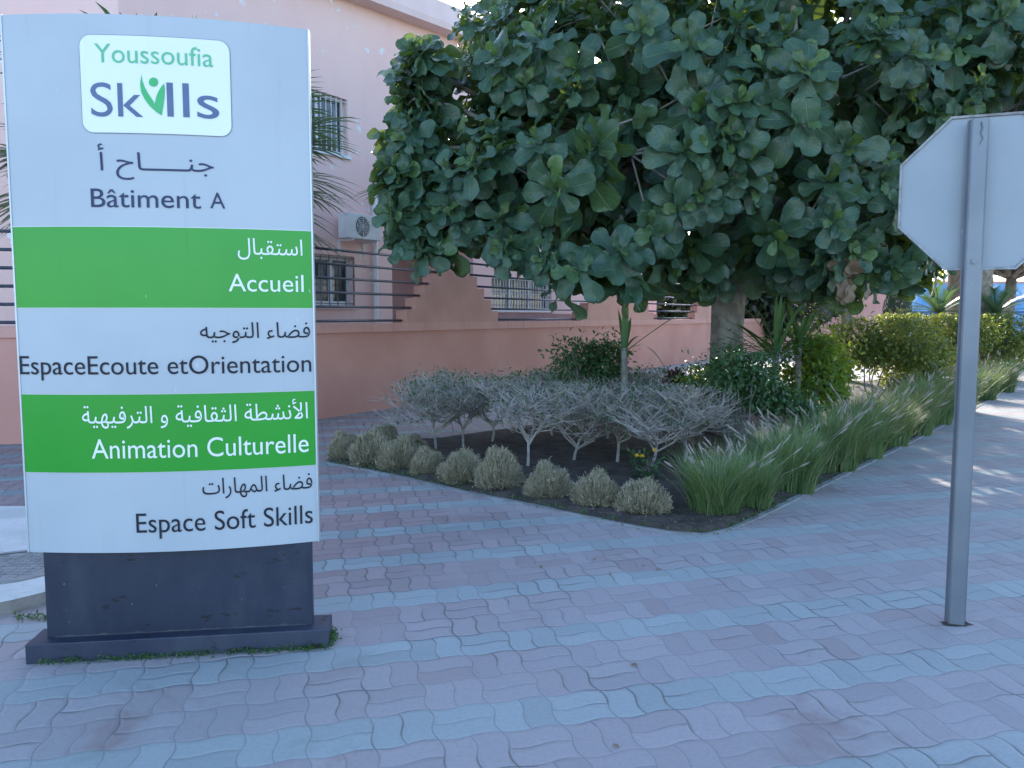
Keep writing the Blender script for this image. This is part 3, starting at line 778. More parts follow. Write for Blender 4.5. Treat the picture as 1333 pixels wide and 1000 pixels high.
# air conditioner
ta, tbb = fac_t(437.5), fac_t(479); za, zb = fac_z(458, 313), fac_z(458, 281)
ac = thing('air_conditioner', 'white air conditioner outdoor unit on the pink facade above the lower window', 'air conditioner', FX @ Vector(((ta + tbb) / 2, -.2, za)))
mb = MB(); mb.box(ta, tbb, -.42, -.10, za, zb, .015); casing = obj('casing', mb, M['ac_white'], ac, xf=FX)
mb = MB(); cxx = ta + (tbb - ta) * .42; czz = (za + zb) / 2; rr = (zb - za) * .40
mb.add([(cxx + rr * math.cos(k * math.pi / 14), -.424, czz + rr * math.sin(k * math.pi / 14)) for k in range(28)], [tuple(range(27, -1, -1))]); obj('fan_opening', mb, M['dark_plastic'], casing, xf=FX)
mb = MB()
for q in (.25, .45, .65, .85): 
    pts = [(cxx + rr * q * math.cos(k * math.pi / 12), -.432, czz + rr * q * math.sin(k * math.pi / 12)) for k in range(25)]; mb.tube(pts, .006, 4, cap=False)
for k in range(8): mb.tube([(cxx, -.432, czz), (cxx + rr * math.cos(k * math.pi / 4), -.432, czz + rr * math.sin(k * math.pi / 4))], .006, 4)
obj('fan_grille', mb, M['ac_white'], casing, xf=FX)
for x in (ta + .12, tbb - .12):
    mb = MB(); mb.box(x - .02, x + .02, -.42, 0, za - .05, za - .004); mb.box(x - .02, x + .02, -.03, 0, za - .3, za - .05)
    obj('bracket', mb, M['white_frame'], ac, xf=FX)

# far pink end block and mural wall
eb = thing('pink_gatehouse', 'small pink building with a stepped parapet at the far end of the wall', 'building', P(1110, 411, 45) - Vector((0, 0, 1.6)))
q0, q1 = P(1052, 411, 45).x, P(1184, 411, 45).x
mb = MB(); zz = P(1180, 376, 45).z
pts = [(q0, -.05), (q1, -.05), (q1, zz), (q1 - .35, zz), (q1 - .35, zz + .35), (q1 - .75, zz + .35), (q1 - .75, zz + .75), (q1 - 1.2, zz + .75), (q1 - 1.2, zz + 1.3), (q0, zz + 1.3)]
mb.prism(pts, 45, 50); obj('wall', mb, M['coping'], eb)
gx0, gx1 = P(1064, 411, 45).x, P(1083, 411, 45).x
mb = MB(); mb.box(gx0, gx1, 44.9, 44.99, P(1, 411, 45).z, P(1, 388, 45).z); wo = obj('window', mb, M['glass'], eb)
mb = MB()
for k in range(6): x = gx0 + (gx1 - gx0) * k / 5; mb.box(x - .02, x + .02, 44.84, 44.88, P(1, 411, 45).z, P(1, 388, 45).z)
obj('security_bars', mb, M['bars'], wo)
mw = thing('mural_wall', 'long garden wall painted with a blue sea and sky mural', 'wall', (q1 + 6, 54, 0))
mb = MB(); mb.box(q1 - 2, q1 + 16, 53.85, 54.1, -.05, 3.75); obj('painted_wall', mb, M['mural'], mw)
mb = MB(); mb.box(q1 - 2, q1 + 16, 53.8, 54.15, 3.75, 3.9); obj('coping', mb, M['coping'], mw)

# ------------------------------------------------------------------ foliage machinery
def leaf_shape(nl, nw, width, curl=.15, fold=.12, wave=0.0, obov=0.5, seed=0):
    rg = np.random.default_rng(seed); V, U = [], []
    ph = rg.uniform(0, 6.28, 4)
    if obov > 0:                                      # fiddle shape: narrow waist, broad rounded top
        TT = [0, .05, .16, .30, .45, .60, .74, .86, .94, .985, 1]; WW = [.04, .20, .46, .55, .64, .84, .98, .92, .70, .38, .06]
        nl = 10; V = [(float(np.interp(t_, TT, WW)), t_) for t_ in TT]
    else:
        for i in range(nl + 1):
            t_ = i / nl; V.append((math.sin(math.pi * t_) ** .8, t_))
    mx = max(p for p, _ in V); out = []
    for pk, t_ in V:
        hw = width / 2 * (pk / mx); hw = max(hw, .004)
        if 0 < t_ < 1: hw *= 1 + .10 * math.sin(t_ * 9 + ph[0])
        for k in range(nw + 1):
            x = (k / nw * 2 - 1); 
            z = fold * abs(x) * hw * 1.4 - curl * t_ * t_ + wave * abs(x) ** 2 * math.sin(t_ * 11 + ph[1] + (0 if x < 0 else 2.1)) * .5
            out.append((x * hw, t_, z)); U.append((k / nw, t_))
    F = np.array([(i * (nw + 1) + k, i * (nw + 1) + k + 1, (i + 1) * (nw + 1) + k + 1, (i + 1) * (nw + 1) + k) for i in range(nl) for k in range(nw)])
    return np.array(out), F, np.array(U)
def norm(a): return a / np.maximum(np.linalg.norm(a, axis=-1, keepdims=True), 1e-9)
def scatter(mb, shapes, pos, d, nrm_, size, flag=None):
    """copy leaf shapes to pos, with direction d, upper side nrm_"""
    d = norm(d); x = norm(np.cross(d, nrm_)); z = np.cross(x, d)
    which = rng.integers(0, len(shapes), len(pos))
    for k, (V, F, U) in enumerate(shapes):
        m = np.where(which == k)[0]
        if not len(m): continue
        Rm = np.stack([x[m], d[m], z[m]], axis=2)                    # columns
        P_ = np.einsum('nij,vj->nvi', Rm, V) * size[m][:, None, None] + pos[m][:, None, :]
        nv = len(V); FF = (F[None] + (np.arange(len(m)) * nv)[:, None, None]).reshape(-1, F.shape[1])
        UU = np.tile(U, (len(m), 1))
        if flag is not None: UU[:, 0] += 2.0 * np.repeat(flag[m], nv)
        mb.add(P_.reshape(-1, 3), FF, UU)
FIG = [leaf_shape(6, 4, w_, c_, .10, wv, .75, s_) for s_, (w_, c_, wv) in enumerate([(.62, .22, .15), (.70, .38, .18), (.56, .10, .13), (.66, .55, .20), (.62, .02, .17), (.50, .30, .22)])]
SMALL = [leaf_shape(2, 2, .5, .15, .2, 0, -1, 11), leaf_shape(2, 2, .6, .3, .2, 0, -1, 12)]
def rosettes(mb, pos, axis, sizes, nmin=11, nmax=16):
    PP, D, N, Z, FL = [], [], [], [], []
    for p, a, s in zip(pos, axis, sizes):
        a = Vector(a).normalized(); b = a.orthogonal().normalized(); c = a.cross(b); n_ = random.randint(nmin, nmax); f0 = random.random() * 6.28
        for k in range(n_):
            t_ = (k + .5) / n_; ph = f0 + k * 2.39996 + random.uniform(-.25, .25); th = R(14 + 92 * t_ ** .8 + random.uniform(-10, 12))
            rd_ = b * math.cos(ph) + c * math.sin(ph)
            d = a * math.cos(th) + rd_ * math.sin(th); nn_ = a * math.sin(th) - rd_ * math.cos(th)
            d = d + Vector((0, 0, -.22 * t_)); nn_ = nn_ + Vector((random.gauss(0, .2), random.gauss(0, .2), random.gauss(0, .2)))
            PP.append(Vector(p) - a * (.16 * t_ * s) + rd_ * .015); D.append(d); N.append(nn_); FL.append(1.0 if t_ < .2 and random.random() < .8 else 0.0); Z.append(s * (.135 + .215 * min(1, 1.5 * t_)) * random.uniform(.82, 1.15))
    scatter(mb, FIG, np.array(PP), np.array(D), np.array(N), np.array(Z), np.array(FL))
def limb(mb, p0, p1, r0, r1, sag=.25, n=7, seg=8, wob=.06):
    p0, p1 = Vector(p0), Vector(p1); pts, rr = [], []; L = (p1 - p0).length
    for i in range(seg + 1):
        t_ = i / seg; p = p0.lerp(p1, t_); p.z += math.sin(t_ * math.pi) * sag * L * .3
        if 0 < i < seg: p += Vector((random.gauss(0, wob), random.gauss(0, wob), random.gauss(0, wob))) * L * .25
        pts.append(p); rr.append(r0 + (r1 - r0) * t_ ** .8)
    mb.tube(pts, rr, n); return pts

# ------------------------------------------------------------------ the big fig tree
TY = 10.7; TB = P(948, 500, TY); TB.z = 0
fig = thing('fig_tree', 'big fiddle leaf fig tree with a ridged pale trunk in the planting bed', 'tree', TB)
fork = P(957, 318, TY)
mb = MB()
def lob(a, t_): return 1 + .13 * math.cos(3 * a + 1.2 + t_) + .08 * math.cos(5 * a + 2.2) + .05 * math.cos(9 * a)
tp = [Vector((TB.x, TY, -.05)), P(947, 540, TY), P(946, 480, TY), P(946, 430, TY), P(948, 390, TY), P(952, 350, TY), fork]
mb.tube(tp, [.34, .25, .205, .19, .20, .23, .28], 26, lobes=lob)
blobs = [(603, 240, 9.0, .70), (668, 150, 9.6, .52), (548, 82, 8.9, .20), (546, 130, 8.9, .24), (532, 180, 8.8, .28), (522, 235, 8.7, .28), (530, 285, 8.6, .24), (690, 60, 9.9, .72), (622, 222, 9.4, .42), (700, 245, 8.3, .85), (600, 296, 8.6, .36),
         (553, 272, 8.7, .30), (520, 185, 9.1, .14), (535, 225, 9.0, .28), (665, 302, 8.4, .42), (760, 345, 7.9, .5), (720, 100, 9, .95), (820, 200, 8.3, 1.0), (800, 50, 9, 1.1), (900, 100, 8.6, 1.05), (930, 245, 8.8, .85), (1000, 150, 8.5, 1.0),
         (1050, 275, 8.7, .75), (1100, 100, 8.7, 1.05), (1130, 230, 9.1, .85), (1150, 320, 9.4, .55), (1200, 90, 9.2, 1.05), (1290, 70, 9.4, 1.15),
         (1340, 130, 9.7, 1.1), (820, 330, 8.8, .55), (880, 335, 9.7, .55), (1010, 340, 9.6, .48), (1090, 350, 10.2, .55), (1180, 345, 10.6, .45), (662, 20, 10.0, .5),
         (760, 170, 11.8, 1.1), (880, 180, 12.5, 1.2), (1040, 200, 12.5, 1.2), (1180, 200, 12.2, 1.2), (1300, 200, 12, 1.1), (680, 250, 11, .8), (980, 290, 11.8, .7), (1120, 310, 12, .7),
         (800, 290, 11.2, .7), (1240, 290, 12.4, .6)]
BL = [(P(a, b, y), r) for a, b, y, r in blobs]
for a, y, z, r in ((.7, 12.6, 3.5, .8), (1.1, 12.6, 3.0, .6), (1.35, 12.0, 2.65, .6), (.2, 13.0, 4.2, .8), (1.2, 10.2, 6.1, 1.2), (3.2, 9.6, 6.3, 1.3), (5.2, 10.2, 6.2, 1.3), (6.6, 11.0, 5.6, 1.3), (2.2, 12, 6.4, 1.3), (4.3, 12.3, 6.6, 1.4), (5.8, 12.6, 6.0, 1.3), (3.2, 11, 7.4, 1.2), (4.6, 10.8, 7.3, 1.1),  # first few: hidden leaf masses added to block sun spots on the paving
                   (.2, 11.6, 5.4, 1.1), (1.0, 13.2, 4.6, 1.2), (3, 13.8, 4.8, 1.3), (5.2, 13.8, 4.8, 1.3), (6.9, 12.8, 4.4, 1.2), (7.4, 10.8, 4.4, 1.0), (7.2, 9.9, 3.2, .7)):
    BL.append((Vector((a, y, z)), r))
cent = Vector((TB.x + .3, TY, 4.0))
lf = MB(); RP, RA, RS = [], [], []
br_nodes = []
main = []
for k in range(7):
    a = k / 7 * 6.28 + .4; q = fork + Vector((math.cos(a) * 1.5, math.sin(a) * 1.3, 1.5 + .5 * math.sin(3 * k))); main.append(q)
    limb(mb, fork - Vector((0, 0, .1)), q, .15, .08, .1, 9)
for c, r in BL:
    q = min(main, key=lambda m_: (m_ - c).length); limb(mb, q, c, .065, .022, -.15, 6)
    n_ = int(5.0 + 18.5 * r * r)
    for k in range(n_):
        v = Vector(norm(rng.normal(size=3))); 
        p = c + Vector((v.x * r, v.y * r, v.z * r * .85)) * random.uniform(.72, 1.05)
        if any((p - c2).length < r2 * .62 for c2, r2 in BL if c2 is not c): 
            if random.random() < .55: continue
        o_ = (p - cent).normalized()
        ax = v * .55 + o_ * .45 + Vector((0, -.12, .42)) + Vector(rng.normal(size=3)) * .22
        RP.append(p); RA.append(ax); RS.append(random.uniform(.82, 1.12))
        if random.random() < .38: c0_ = c + Vector(rng.normal(size=3)) * .16 * r; mb.tube([c0_, c0_.lerp(p, .6) + Vector((0, 0, -.05)), p - ax.normalized() * .12], [.014, .011, .008], 4, cap=False)
        # older leaves further back along the shoot
for px, py, y, s_ in ((541, 66, 9.25, .72), (528, 92, 9.2, .76), (556, 84, 9.35, .76), (545, 112, 9.2, .8), (548, 134, 9.25, .85), (562, 120, 9.3, .7), (556, 158, 9.3, .85), (535, 156, 9.1, .7), (520, 180, 9.0, .7), (512, 166, 9.1, .55), (592, 88, 9.6, .6), (612, 112, 9.6, .75), (518, 215, 8.9, .7),
                      (548, 196, 9.1, .75), (534, 290, 8.6, .72), (518, 262, 8.7, .7), (520, 306, 8.6, .6), (545, 322, 8.5, .6)):
    p = P(px, py, y); RP.append(p); RA.append(Vector((-.25, -.55, .7)) + Vector(rng.normal(size=3)) * .25); RS.append(s_ * 1.35)
    mb.tube([P(575, 215, 9.3), p.lerp(P(575, 215, 9.3), .4) + Vector((0, 0, -.05)), p - Vector((0, 0, .05))], [.022, .014, .008], 5, cap=False)
rosettes(lf, RP, RA, RS)
# loose inner leaves that close the crown, thickened at the back to stop sun leaks
IN, ID, INN, IS = [], [], [], []
for c, r in BL:
    for k in range(int((8 if c.y < 10.4 else 34) * r * r)):
        v = Vector(rng.normal(size=3)).normalized() * r * random.uniform(.1, .62); IN.append(c + v); d = v.normalized() + Vector((0, 0, -.5)) + Vector(rng.normal(size=3)) * .5
        ID.append(d); INN.append(Vector((0, -.4, 1)) + Vector(rng.normal(size=3)) * .5); IS.append(random.uniform(.24, .36))
scatter(lf, FIG, np.array(IN), np.array(ID), np.array(INN), np.array(IS))
tro = obj('trunk', mb, M['fig_bark'], fig, smooth=True)
obj('crown', lf, M['fig_leaf'], fig, smooth=True)
print('fig rosettes', len(RP), 'inner', len(IN))
dl_ = MB(); c = P(1106, 345, 8.6)
PP = [c + Vector((rng.normal() * .07, rng.normal() * .07, rng.uniform(-.22, .12))) for _ in range(16)]
scatter(dl_, FIG, np.array(PP), np.array([(rng.normal() * .3, rng.normal() * .3, -1) for _ in PP]), np.array([(rng.normal() * .5, -1, rng.normal() * .3) for _ in PP]), np.array([random.uniform(.16, .26) for _ in PP]))
obj('dead_leaves', dl_, M['dry_leaf'], fig, smooth=True, label='hanging bunch of dry brown leaves')

# ------------------------------------------------------------------ shrubs and hedges of small leaves
def bush(name, label, cat, c, rad3, n, size, mat, stems=5, group=None, shell=.55, flat=None, stem_mat='bark', base_z=0, lumps=7):
    c = Vector(c); root = thing(name, label, cat, (c.x, c.y, base_z), 0, group)
    rx, ry, rz = rad3; mbl = MB()
    lc = [Vector((rng.uniform(-.6, .6) * rx, rng.uniform(-.6, .6) * ry, rng.uniform(-.5, .65) * rz)) for _ in range(lumps)]; lr = [rng.uniform(.28, .55) for _ in range(lumps)]
    idx = rng.integers(0, lumps, n); v = norm(rng.normal(size=(n, 3))); rad = rng.uniform(shell ** 3, 1.06, n) ** (1 / 3)
    pos = np.array([lc[i][:] for i in idx]) + v * (rad * np.array([lr[i] for i in idx]))[:, None] * np.array([rx, ry, rz])
    # sprays that break the outline
    k = n // 6; pos[:k] += v[:k] * rng.uniform(.02, .42, (k, 1)) * min(rad3) + np.array([0, 0, .05])
    if flat is not None: pos[:, 2] = np.minimum(pos[:, 2], flat - c.z + rng.normal(size=n) * .025)
    pos += np.array(c[:]); pos[:, 2] = np.maximum(pos[:, 2], base_z + .03)
    d = v * .7 + rng.normal(size=(n, 3)) * .6; nn_ = np.array([0, -.1, 1.0]) + rng.normal(size=(n, 3)) * .55 + v * .5
    scatter(mbl, SMALL, pos, d, nn_, rng.uniform(.7, 1.25, n) * size)
    st_ = MB()
    for i in range(stems):
        p0 = Vector((c.x + rng.normal() * .06, c.y + rng.normal() * .06, base_z - .02)); q = c + lc[i % lumps] * .9
        pts = limb(st_, p0, q, .018, .007, .1, 5, 6)
        for j in range(5):
            v_ = Vector(norm(rng.normal(size=3))); v_.z = abs(v_.z); s_ = pts[random.randint(3, 6)]
            st_.tube([s_, s_ + Vector((v_.x * rx, v_.y * ry, v_.z * rz)) * .5], [.006, .003], 4, cap=False)
    obj('stem', st_, M[stem_mat], root, smooth=True); obj('foliage', mbl, M[mat], root, smooth=True)
    return root
bush('leafy_shrub', 'dark green leafy shrub rising behind the bare twig hedge', 'shrub', P(765, 478, 9.9), (.50, .42, .36), 3000, .06, 'shrub_leaf', lumps=11)
bush('leafy_shrub', 'bushy mid green shrub in front of the fig trunk', 'shrub', P(958, 505, 8.7), (.50, .42, .40), 3400, .06, 'shrub_leaf', lumps=11)
bush('leafy_shrub', 'bright yellow green shrub lit from behind, under the spiky yucca', 'shrub', P(1062, 497, 10.2), (.78, .6, .66), 6400, .075, 'lit_leaf')
bush('leafy_shrub', 'small bright green bush low beside the fig trunk', 'shrub', P(908, 493, 9.6), (.22, .2, .15), 320, .065, 'lit_leaf', stems=3)
bush('leafy_shrub', 'low dark shrub at the foot of the yuccas behind the fountain grass', 'shrub', P(1015, 535, 8.9), (.42, .3, .30), 1800, .06, 'shrub_leaf')
bush('bronze_plant', 'small dark purple leaved plant left of the fig trunk', 'plant', P(882, 496, 9.8), (.16, .15, .14), 160, .08, 'bronze_leaf', stems=3)
bush('leafy_shrub', 'loose yellowing shrub between the yellow green shrub and the clipped hedge', 'shrub', P(1135, 474, 13.5), (.95, .6, .75), 5600, .08, 'hedge_leaf')
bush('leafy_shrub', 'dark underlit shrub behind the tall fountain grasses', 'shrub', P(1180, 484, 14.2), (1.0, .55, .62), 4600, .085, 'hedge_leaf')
h1 = bush('clipped_hedge', 'flat topped yellow green hedge left of the traffic sign post', 'hedge', P(1205, 440, 19), (1.6, .8, .75), 8500, .085, 'hedge_leaf', flat=P(1200, 413, 19).z, lumps=14)
h2 = bush('clipped_hedge', 'rounded green hedge right of the traffic sign post', 'hedge', P(1310, 443, 20), (1.25, .8, .8), 7000, .085, 'hedge_leaf', flat=P(1300, 412, 20).z, lumps=12)
bush('clipped_hedge', 'low grey green hedge under the blue mural at the right edge', 'hedge', P(1345, 452, 24), (1.3, .8, .9), 4000, .10, 'shrub_leaf', lumps=9)
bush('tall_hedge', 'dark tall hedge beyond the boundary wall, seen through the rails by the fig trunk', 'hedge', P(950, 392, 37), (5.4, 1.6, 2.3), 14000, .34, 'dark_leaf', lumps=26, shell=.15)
cy = thing('cypress', 'narrow dark cypress against the far pink building', 'tree', P(1168, 411, 40) - Vector((0, 0, 1.6)))
mb = MB(); c0 = P(1168, 405, 40); n_ = 700
tt = rng.uniform(0, 1, n_); hgt = 3.0; rr = .55 * np.sin(np.clip(tt * 2.9 + .2, 0, 3.1)) + .05; an = rng.uniform(0, 6.28, n_)
pos = np.stack([c0.x + rr * np.cos(an), 40 + rr * np.sin(an), .3 + tt * hgt], 1)
scatter(mb, SMALL, pos, np.stack([np.cos(an) * .4, np.sin(an) * .4, np.ones(n_)], 1), np.stack([np.cos(an), np.sin(an), np.full(n_, .3)], 1), rng.uniform(.2, .35, n_))
obj('crown', mb, M['dark_leaf'], cy); mb = MB(); mb.tube([(c0.x, 40, -.05), (c0.x, 40, 2.6)], [.08, .03], 6); obj('trunk', mb, M['bark'], cy)

# ------------------------------------------------------------------ bare clipped twig shrubs
def twig_shrub(px, py, label, top=.98, spread=.62, seed=0):
    rg = random.Random(seed); base = G(px, py); root = thing('bare_shrub', label, 'shrub', base, rg.random() * 0, 'bare clipped shrubs of the twig hedge')
    tw = MB(); lvs = []
    def grow(p, d, L, r, lev):
        if lev > 4: return
        q = p + d * L; mid = (p + q) / 2 + Vector((rg.gauss(0, .06), rg.gauss(0, .06), rg.gauss(0, .05))) * L
        if q.z > top + rg.gauss(0, .025): 
            k = (top - p.z) / max(q.z - p.z, 1e-3)
            if k < .1: return
            q = p + (q - p) * min(1, k + .05); mid = (p + q) / 2
        tw.tube([p, mid, q], [r, r * .85, r * .7], 5 if lev < 2 else 3, cap=False)
        if lev >= 3 and rg.random() < .22: lvs.append(q)
        nch = [6, 5, 5, 5, 0][lev]
        for k in range(nch):
            a = rg.random() * 6.28 if lev else (k + rg.random() * .5) / nch * 6.28
            s_ = rg.uniform(.55, 1.15) if lev else rg.uniform(.75, 1.35)
            o_ = Vector((math.cos(a), math.sin(a), rg.gauss(0, .25 if lev else .1))) * s_
            nd = (d * (.75 if lev < 2 else .5) + o_ + Vector((0, 0, .12 if lev < 2 else .30))).normalized()
            pp = p.lerp(q, rg.uniform(.3, 1)) if lev else p.lerp(q, rg.uniform(.62, 1))
            grow(pp, nd, L * rg.uniform(.62, .9) if lev else rg.uniform(.33, .47), r * (.645 if lev else .62), lev + 1)
    lean = Vector((rg.gauss(0, .12), rg.gauss(0, .12), 1)).normalized()
    grow(base + Vector((0, 0, -.02)), lean, rg.uniform(.30, .38), .019, 0)
    obj('branches', tw, M['twig'], root, smooth=True)
    if lvs:
        lm_ = MB(); lp = np.array([v[:] for v in lvs]); n2 = len(lp)
        rep = np.repeat(lp, 2, axis=0) + rng.normal(size=(n2 * 2, 3)) * .03
        scatter(lm_, SMALL, rep, rng.normal(size=rep.shape), np.array([0, 0, 1]) + rng.normal(size=rep.shape) * .6, rng.uniform(.03, .06, len(rep)))
        obj('leaves', lm_, M['shrub_leaf'], root)
    return root
tops = [(556, 588, 'leftmost bare twig shrub of the hedge, with a few green leaves', .90), (603, 585, 'bare twig shrub second from the left end of the hedge', .96), (687, 612, 'bare twig shrub with pale stem third from the left end of the hedge', .97),
        (746, 604, 'bare twig shrub in the middle of the hedge', .97), (803, 606, 'bare twig shrub with crooked stem right of the hedge middle', .95), (846, 612, 'bare twig shrub next to last at the right end of the hedge', .93), (890, 606, 'bare twig shrub at the right end of the hedge by the tall grass', .93)]
for i, (a, b, l, tz) in enumerate(tops): twig_shrub(a + (12 if i == 0 else 0), b, l, tz - .07, seed=20 + i)
for i, (a, b, l) in enumerate([(640, 578, 'bare twig shrub in the back row behind the left half of the hedge'), (720, 572, 'bare twig shrub in the back row behind the middle of the hedge'), (790, 576, 'bare twig shrub in the back row behind the right half of the hedge'), (862, 580, 'bare twig shrub in the back row at the right end of the hedge'), (590, 562, 'bare twig shrub in the back row behind the left end of the hedge'), (675, 560, 'farthest bare twig shrub, behind the left half of the hedge'), (765, 555, 'farthest bare twig shrub, near the dark green leafy shrub'), (840, 556, 'farthest bare twig shrub at the right, near the strap leaf plant')]):
    twig_shrub(a, b, l, .86, seed=40 + i)
# low yellow flowering plant
fl = bush('flowering_plant', 'small green plant with yellow flowers under the twig hedge', 'plant', P(842, 606, 7.7), (.17, .14, .14), 130, .06, 'shrub_leaf', stems=3)
for px, py in ((829, 594), (835.5, 594), (852, 587)):
    c = P(px, py, 7.58); mb = MB(); n_ = 16
    an = rng.uniform(0, 6.28, n_); el = rng.uniform(-.1, 1.2, n_)
    d = np.stack([np.cos(an) * np.cos(el), np.sin(an) * np.cos(el) - .5, np.sin(el)], 1)
    scatter(mb, SMALL, np.tile(np.array(c[:]), (n_, 1)), d, np.array([0, -.7, .7]) + rng.normal(size=(n_, 3)) * .3, np.full(n_, .028)); obj('flower', mb, M['petal'], fl)

# ------------------------------------------------------------------ clipped straw balls
def ball_mesh(seed, r=.205, n=4200):
    rg = np.random.default_rng(seed); mb = MB()
    v = norm(rg.normal(size=(n, 3))); v[:, 2] = np.abs(v[:, 2]) ** .75; v[:, :2] *= (1 + .12 * (1 - v[:, 2:3]))
    bump_ = 1 + .13 * np.sin(v[:, 0] * 5 + seed) * np.cos(v[:, 1] * 4 + seed * 2) + .06 * np.sin(v[:, 2] * 7 + v[:, 0] * 6 + seed) + rg.normal(size=n) * .02
    tip = v * np.array([r, r, r * 1.62]) * bump_[:, None]; tip[:, 2] = np.maximum(tip[:, 2], .03) 
    root = tip * np.array([.55, .55, .30]); root[:, 2] -= .02
    root += rg.normal(size=(n, 3)) * .02; tip += rg.normal(size=(n, 3)) * .008
    d = tip - root; L = np.linalg.norm(d, axis=1)
    wdt = .0026; side = norm(np.cross(d, rg.normal(size=(n, 3)))) * wdt
    V = np.stack([root - side, root + side, tip + side * .8, tip - side * .8], 1).reshape(-1, 3)
    mb.add(V, np.arange(n * 4).reshape(n, 4))
    # cut ends sticking sideways
    m = n // 3; i = rg.integers(0, n, m); t2 = tip[i] * rg.uniform(.93, 1.05, (m, 1)); d2 = norm(rg.normal(size=(m, 3)) + np.array([0, 0, .7])) * rg.uniform(.015, .04, (m, 1)); s2 = norm(np.cross(d2, rg.normal(size=(m, 3)))) * .0025
    V = np.stack([t2 - s2, t2 + s2, t2 + d2 + s2 * .5, t2 + d2 - s2 * .5], 1).reshape(-1, 3); mb.add(V, np.arange(m * 4).reshape(m, 4))
    return mb
balls = [(450, 606, .9, 'smallest straw ball at the left tip of the planting bed'), (484, 612, 1.05, 'clipped straw ball, second along the kerb from the left tip'), (500, 592, .85, 'clipped straw ball set back behind the second one on the kerb'),
         (521, 618, .98, 'clipped straw ball, third along the kerb from the left tip'), (557, 626, .85, 'low clipped straw ball, fourth along the kerb from the left tip'), (602, 635, 1.04, 'clipped straw ball, fifth along the kerb from the left tip'),
         (651, 643, 1.1, 'rounded clipped straw ball, sixth along the kerb from the left tip'), (714, 655, 1.05, 'brownish clipped straw ball, seventh along the kerb from the left tip'), (777, 667, .96, 'pale topped clipped straw ball, second from the tall grass'),
         (838, 677, 1.04, 'clipped straw ball right next to the tall green grass'), (536, 596, .8, 'greener clipped ball behind the kerb row, under the leftmost bare shrub')]
protos = []
for i, (a, b, s_, l) in enumerate(balls):
    p = G(a, b - 7); 
    if i < 4:
        o = obj('clipped_grass_ball', ball_mesh(60 + i), M['straw'], loc=(0, 0, 0)); o.location = p; o.scale = (s_, s_, s_); tag(o, l, 'ornamental grass', 'clipped straw balls along the kerb'); protos.append(o)
    else: o = dup(protos[i % 4], p, i * 1.3, (s_ * random.uniform(.80, .98), s_ * random.uniform(.80, .98), s_ * random.uniform(.76, .98)), l)

# ------------------------------------------------------------------ fountain grasses
def grass_parts(seed, n=1150, L=.74, nplume=16):
    rg = np.random.default_rng(seed); mb = MB()
    an = rg.uniform(0, 6.28, n); r0 = .21 * np.sqrt(rg.uniform(0, 1, n)); ln = L * rg.uniform(.55, 1.1, n); lean = np.abs(rg.normal(.13, .14, n)); droop = rg.uniform(.15, .9, n)
    out = np.stack([np.cos(an + rg.normal(size=n) * 1.1), np.sin(an + rg.normal(size=n) * 1.1), np.zeros(n)], 1)
    base = np.stack([np.cos(an) * r0, np.sin(an) * r0, np.full(n, -.02)], 1); side = np.stack([-out[:, 1], out[:, 0], np.zeros(n)], 1)
    rows = []; seg = 5
    for i in range(seg + 1):
        t_ = i / seg; hor = ln * (np.sin(lean) * t_ + droop * .55 * t_ ** 2.4); ver = ln * (np.cos(lean) * t_ - droop * .38 * t_ ** 3)
        p = base + out * hor[:, None]; p[:, 2] += ver; wd = (.0035 * (1 - t_ ** 2) + .0004)
        rows += [p - side * wd, p + side * wd]
    V = np.stack(rows, 1); F = np.array([(2 * i, 2 * i + 1, 2 * i + 3, 2 * i + 2) for i in range(seg)]); nv = 2 * (seg + 1)
    mb.add(V.reshape(-1, 3), (F[None] + (np.arange(n) * nv)[:, None, None]).reshape(-1, 4))
    pl_ = MB()
    for k in range(nplume):
        a = rg.uniform(0, 6.28); le = rg.uniform(.15, .6); dr = Vector((math.cos(a) * math.sin(le), math.sin(a) * math.sin(le), math.cos(le))); H = L * rg.uniform(.85, 1.15)
        st_ = [dr * H * q + Vector((0, 0, -.12 * q ** 3)) + Vector((math.cos(a), math.sin(a), 0)) * .12 * q * q for q in (0, .35, .7, 1)]
        pl_.tube(st_, [.0016] * 4, 3, cap=False)
        d0 = (st_[3] - st_[2]).normalized(); e = st_[3]; PL = rg.uniform(.10, .15); m = 170
        tq = rg.uniform(0, 1, m); c = np.array(e)[None] + np.array(d0)[None] * (tq * PL)[:, None]
        hd = norm(rg.normal(size=(m, 3)) + np.array(d0)[None] * .9); hl = (.018 * np.sin(np.clip(tq * 2.7 + .35, 0, 3.1)) + .003)
        sd = norm(np.cross(hd, rg.normal(size=(m, 3)))) * .0012
        V = np.stack([c - sd, c + sd, c + hd * hl[:, None]], 1).reshape(-1, 3); pl_.add(V, np.arange(m * 3).reshape(m, 3))
        pl_.tube([e, e + d0 * PL * .5, e + d0 * PL], [.004, .007, .002], 5)
    return mb, pl_
gp = []
def grass_root(i, p, l, s_):
    r = thing('fountain_grass', l, 'ornamental grass', (0, 0, 0), 0, 'fountain grasses along the bed edge'); a, b = grass_parts(90 + i); obj('blades', a, M['blade'], r, local=True); obj('plumes', b, M['plume'], r, local=True)
    r.location = p; r.scale = (s_,) * 3; gp.append(r)
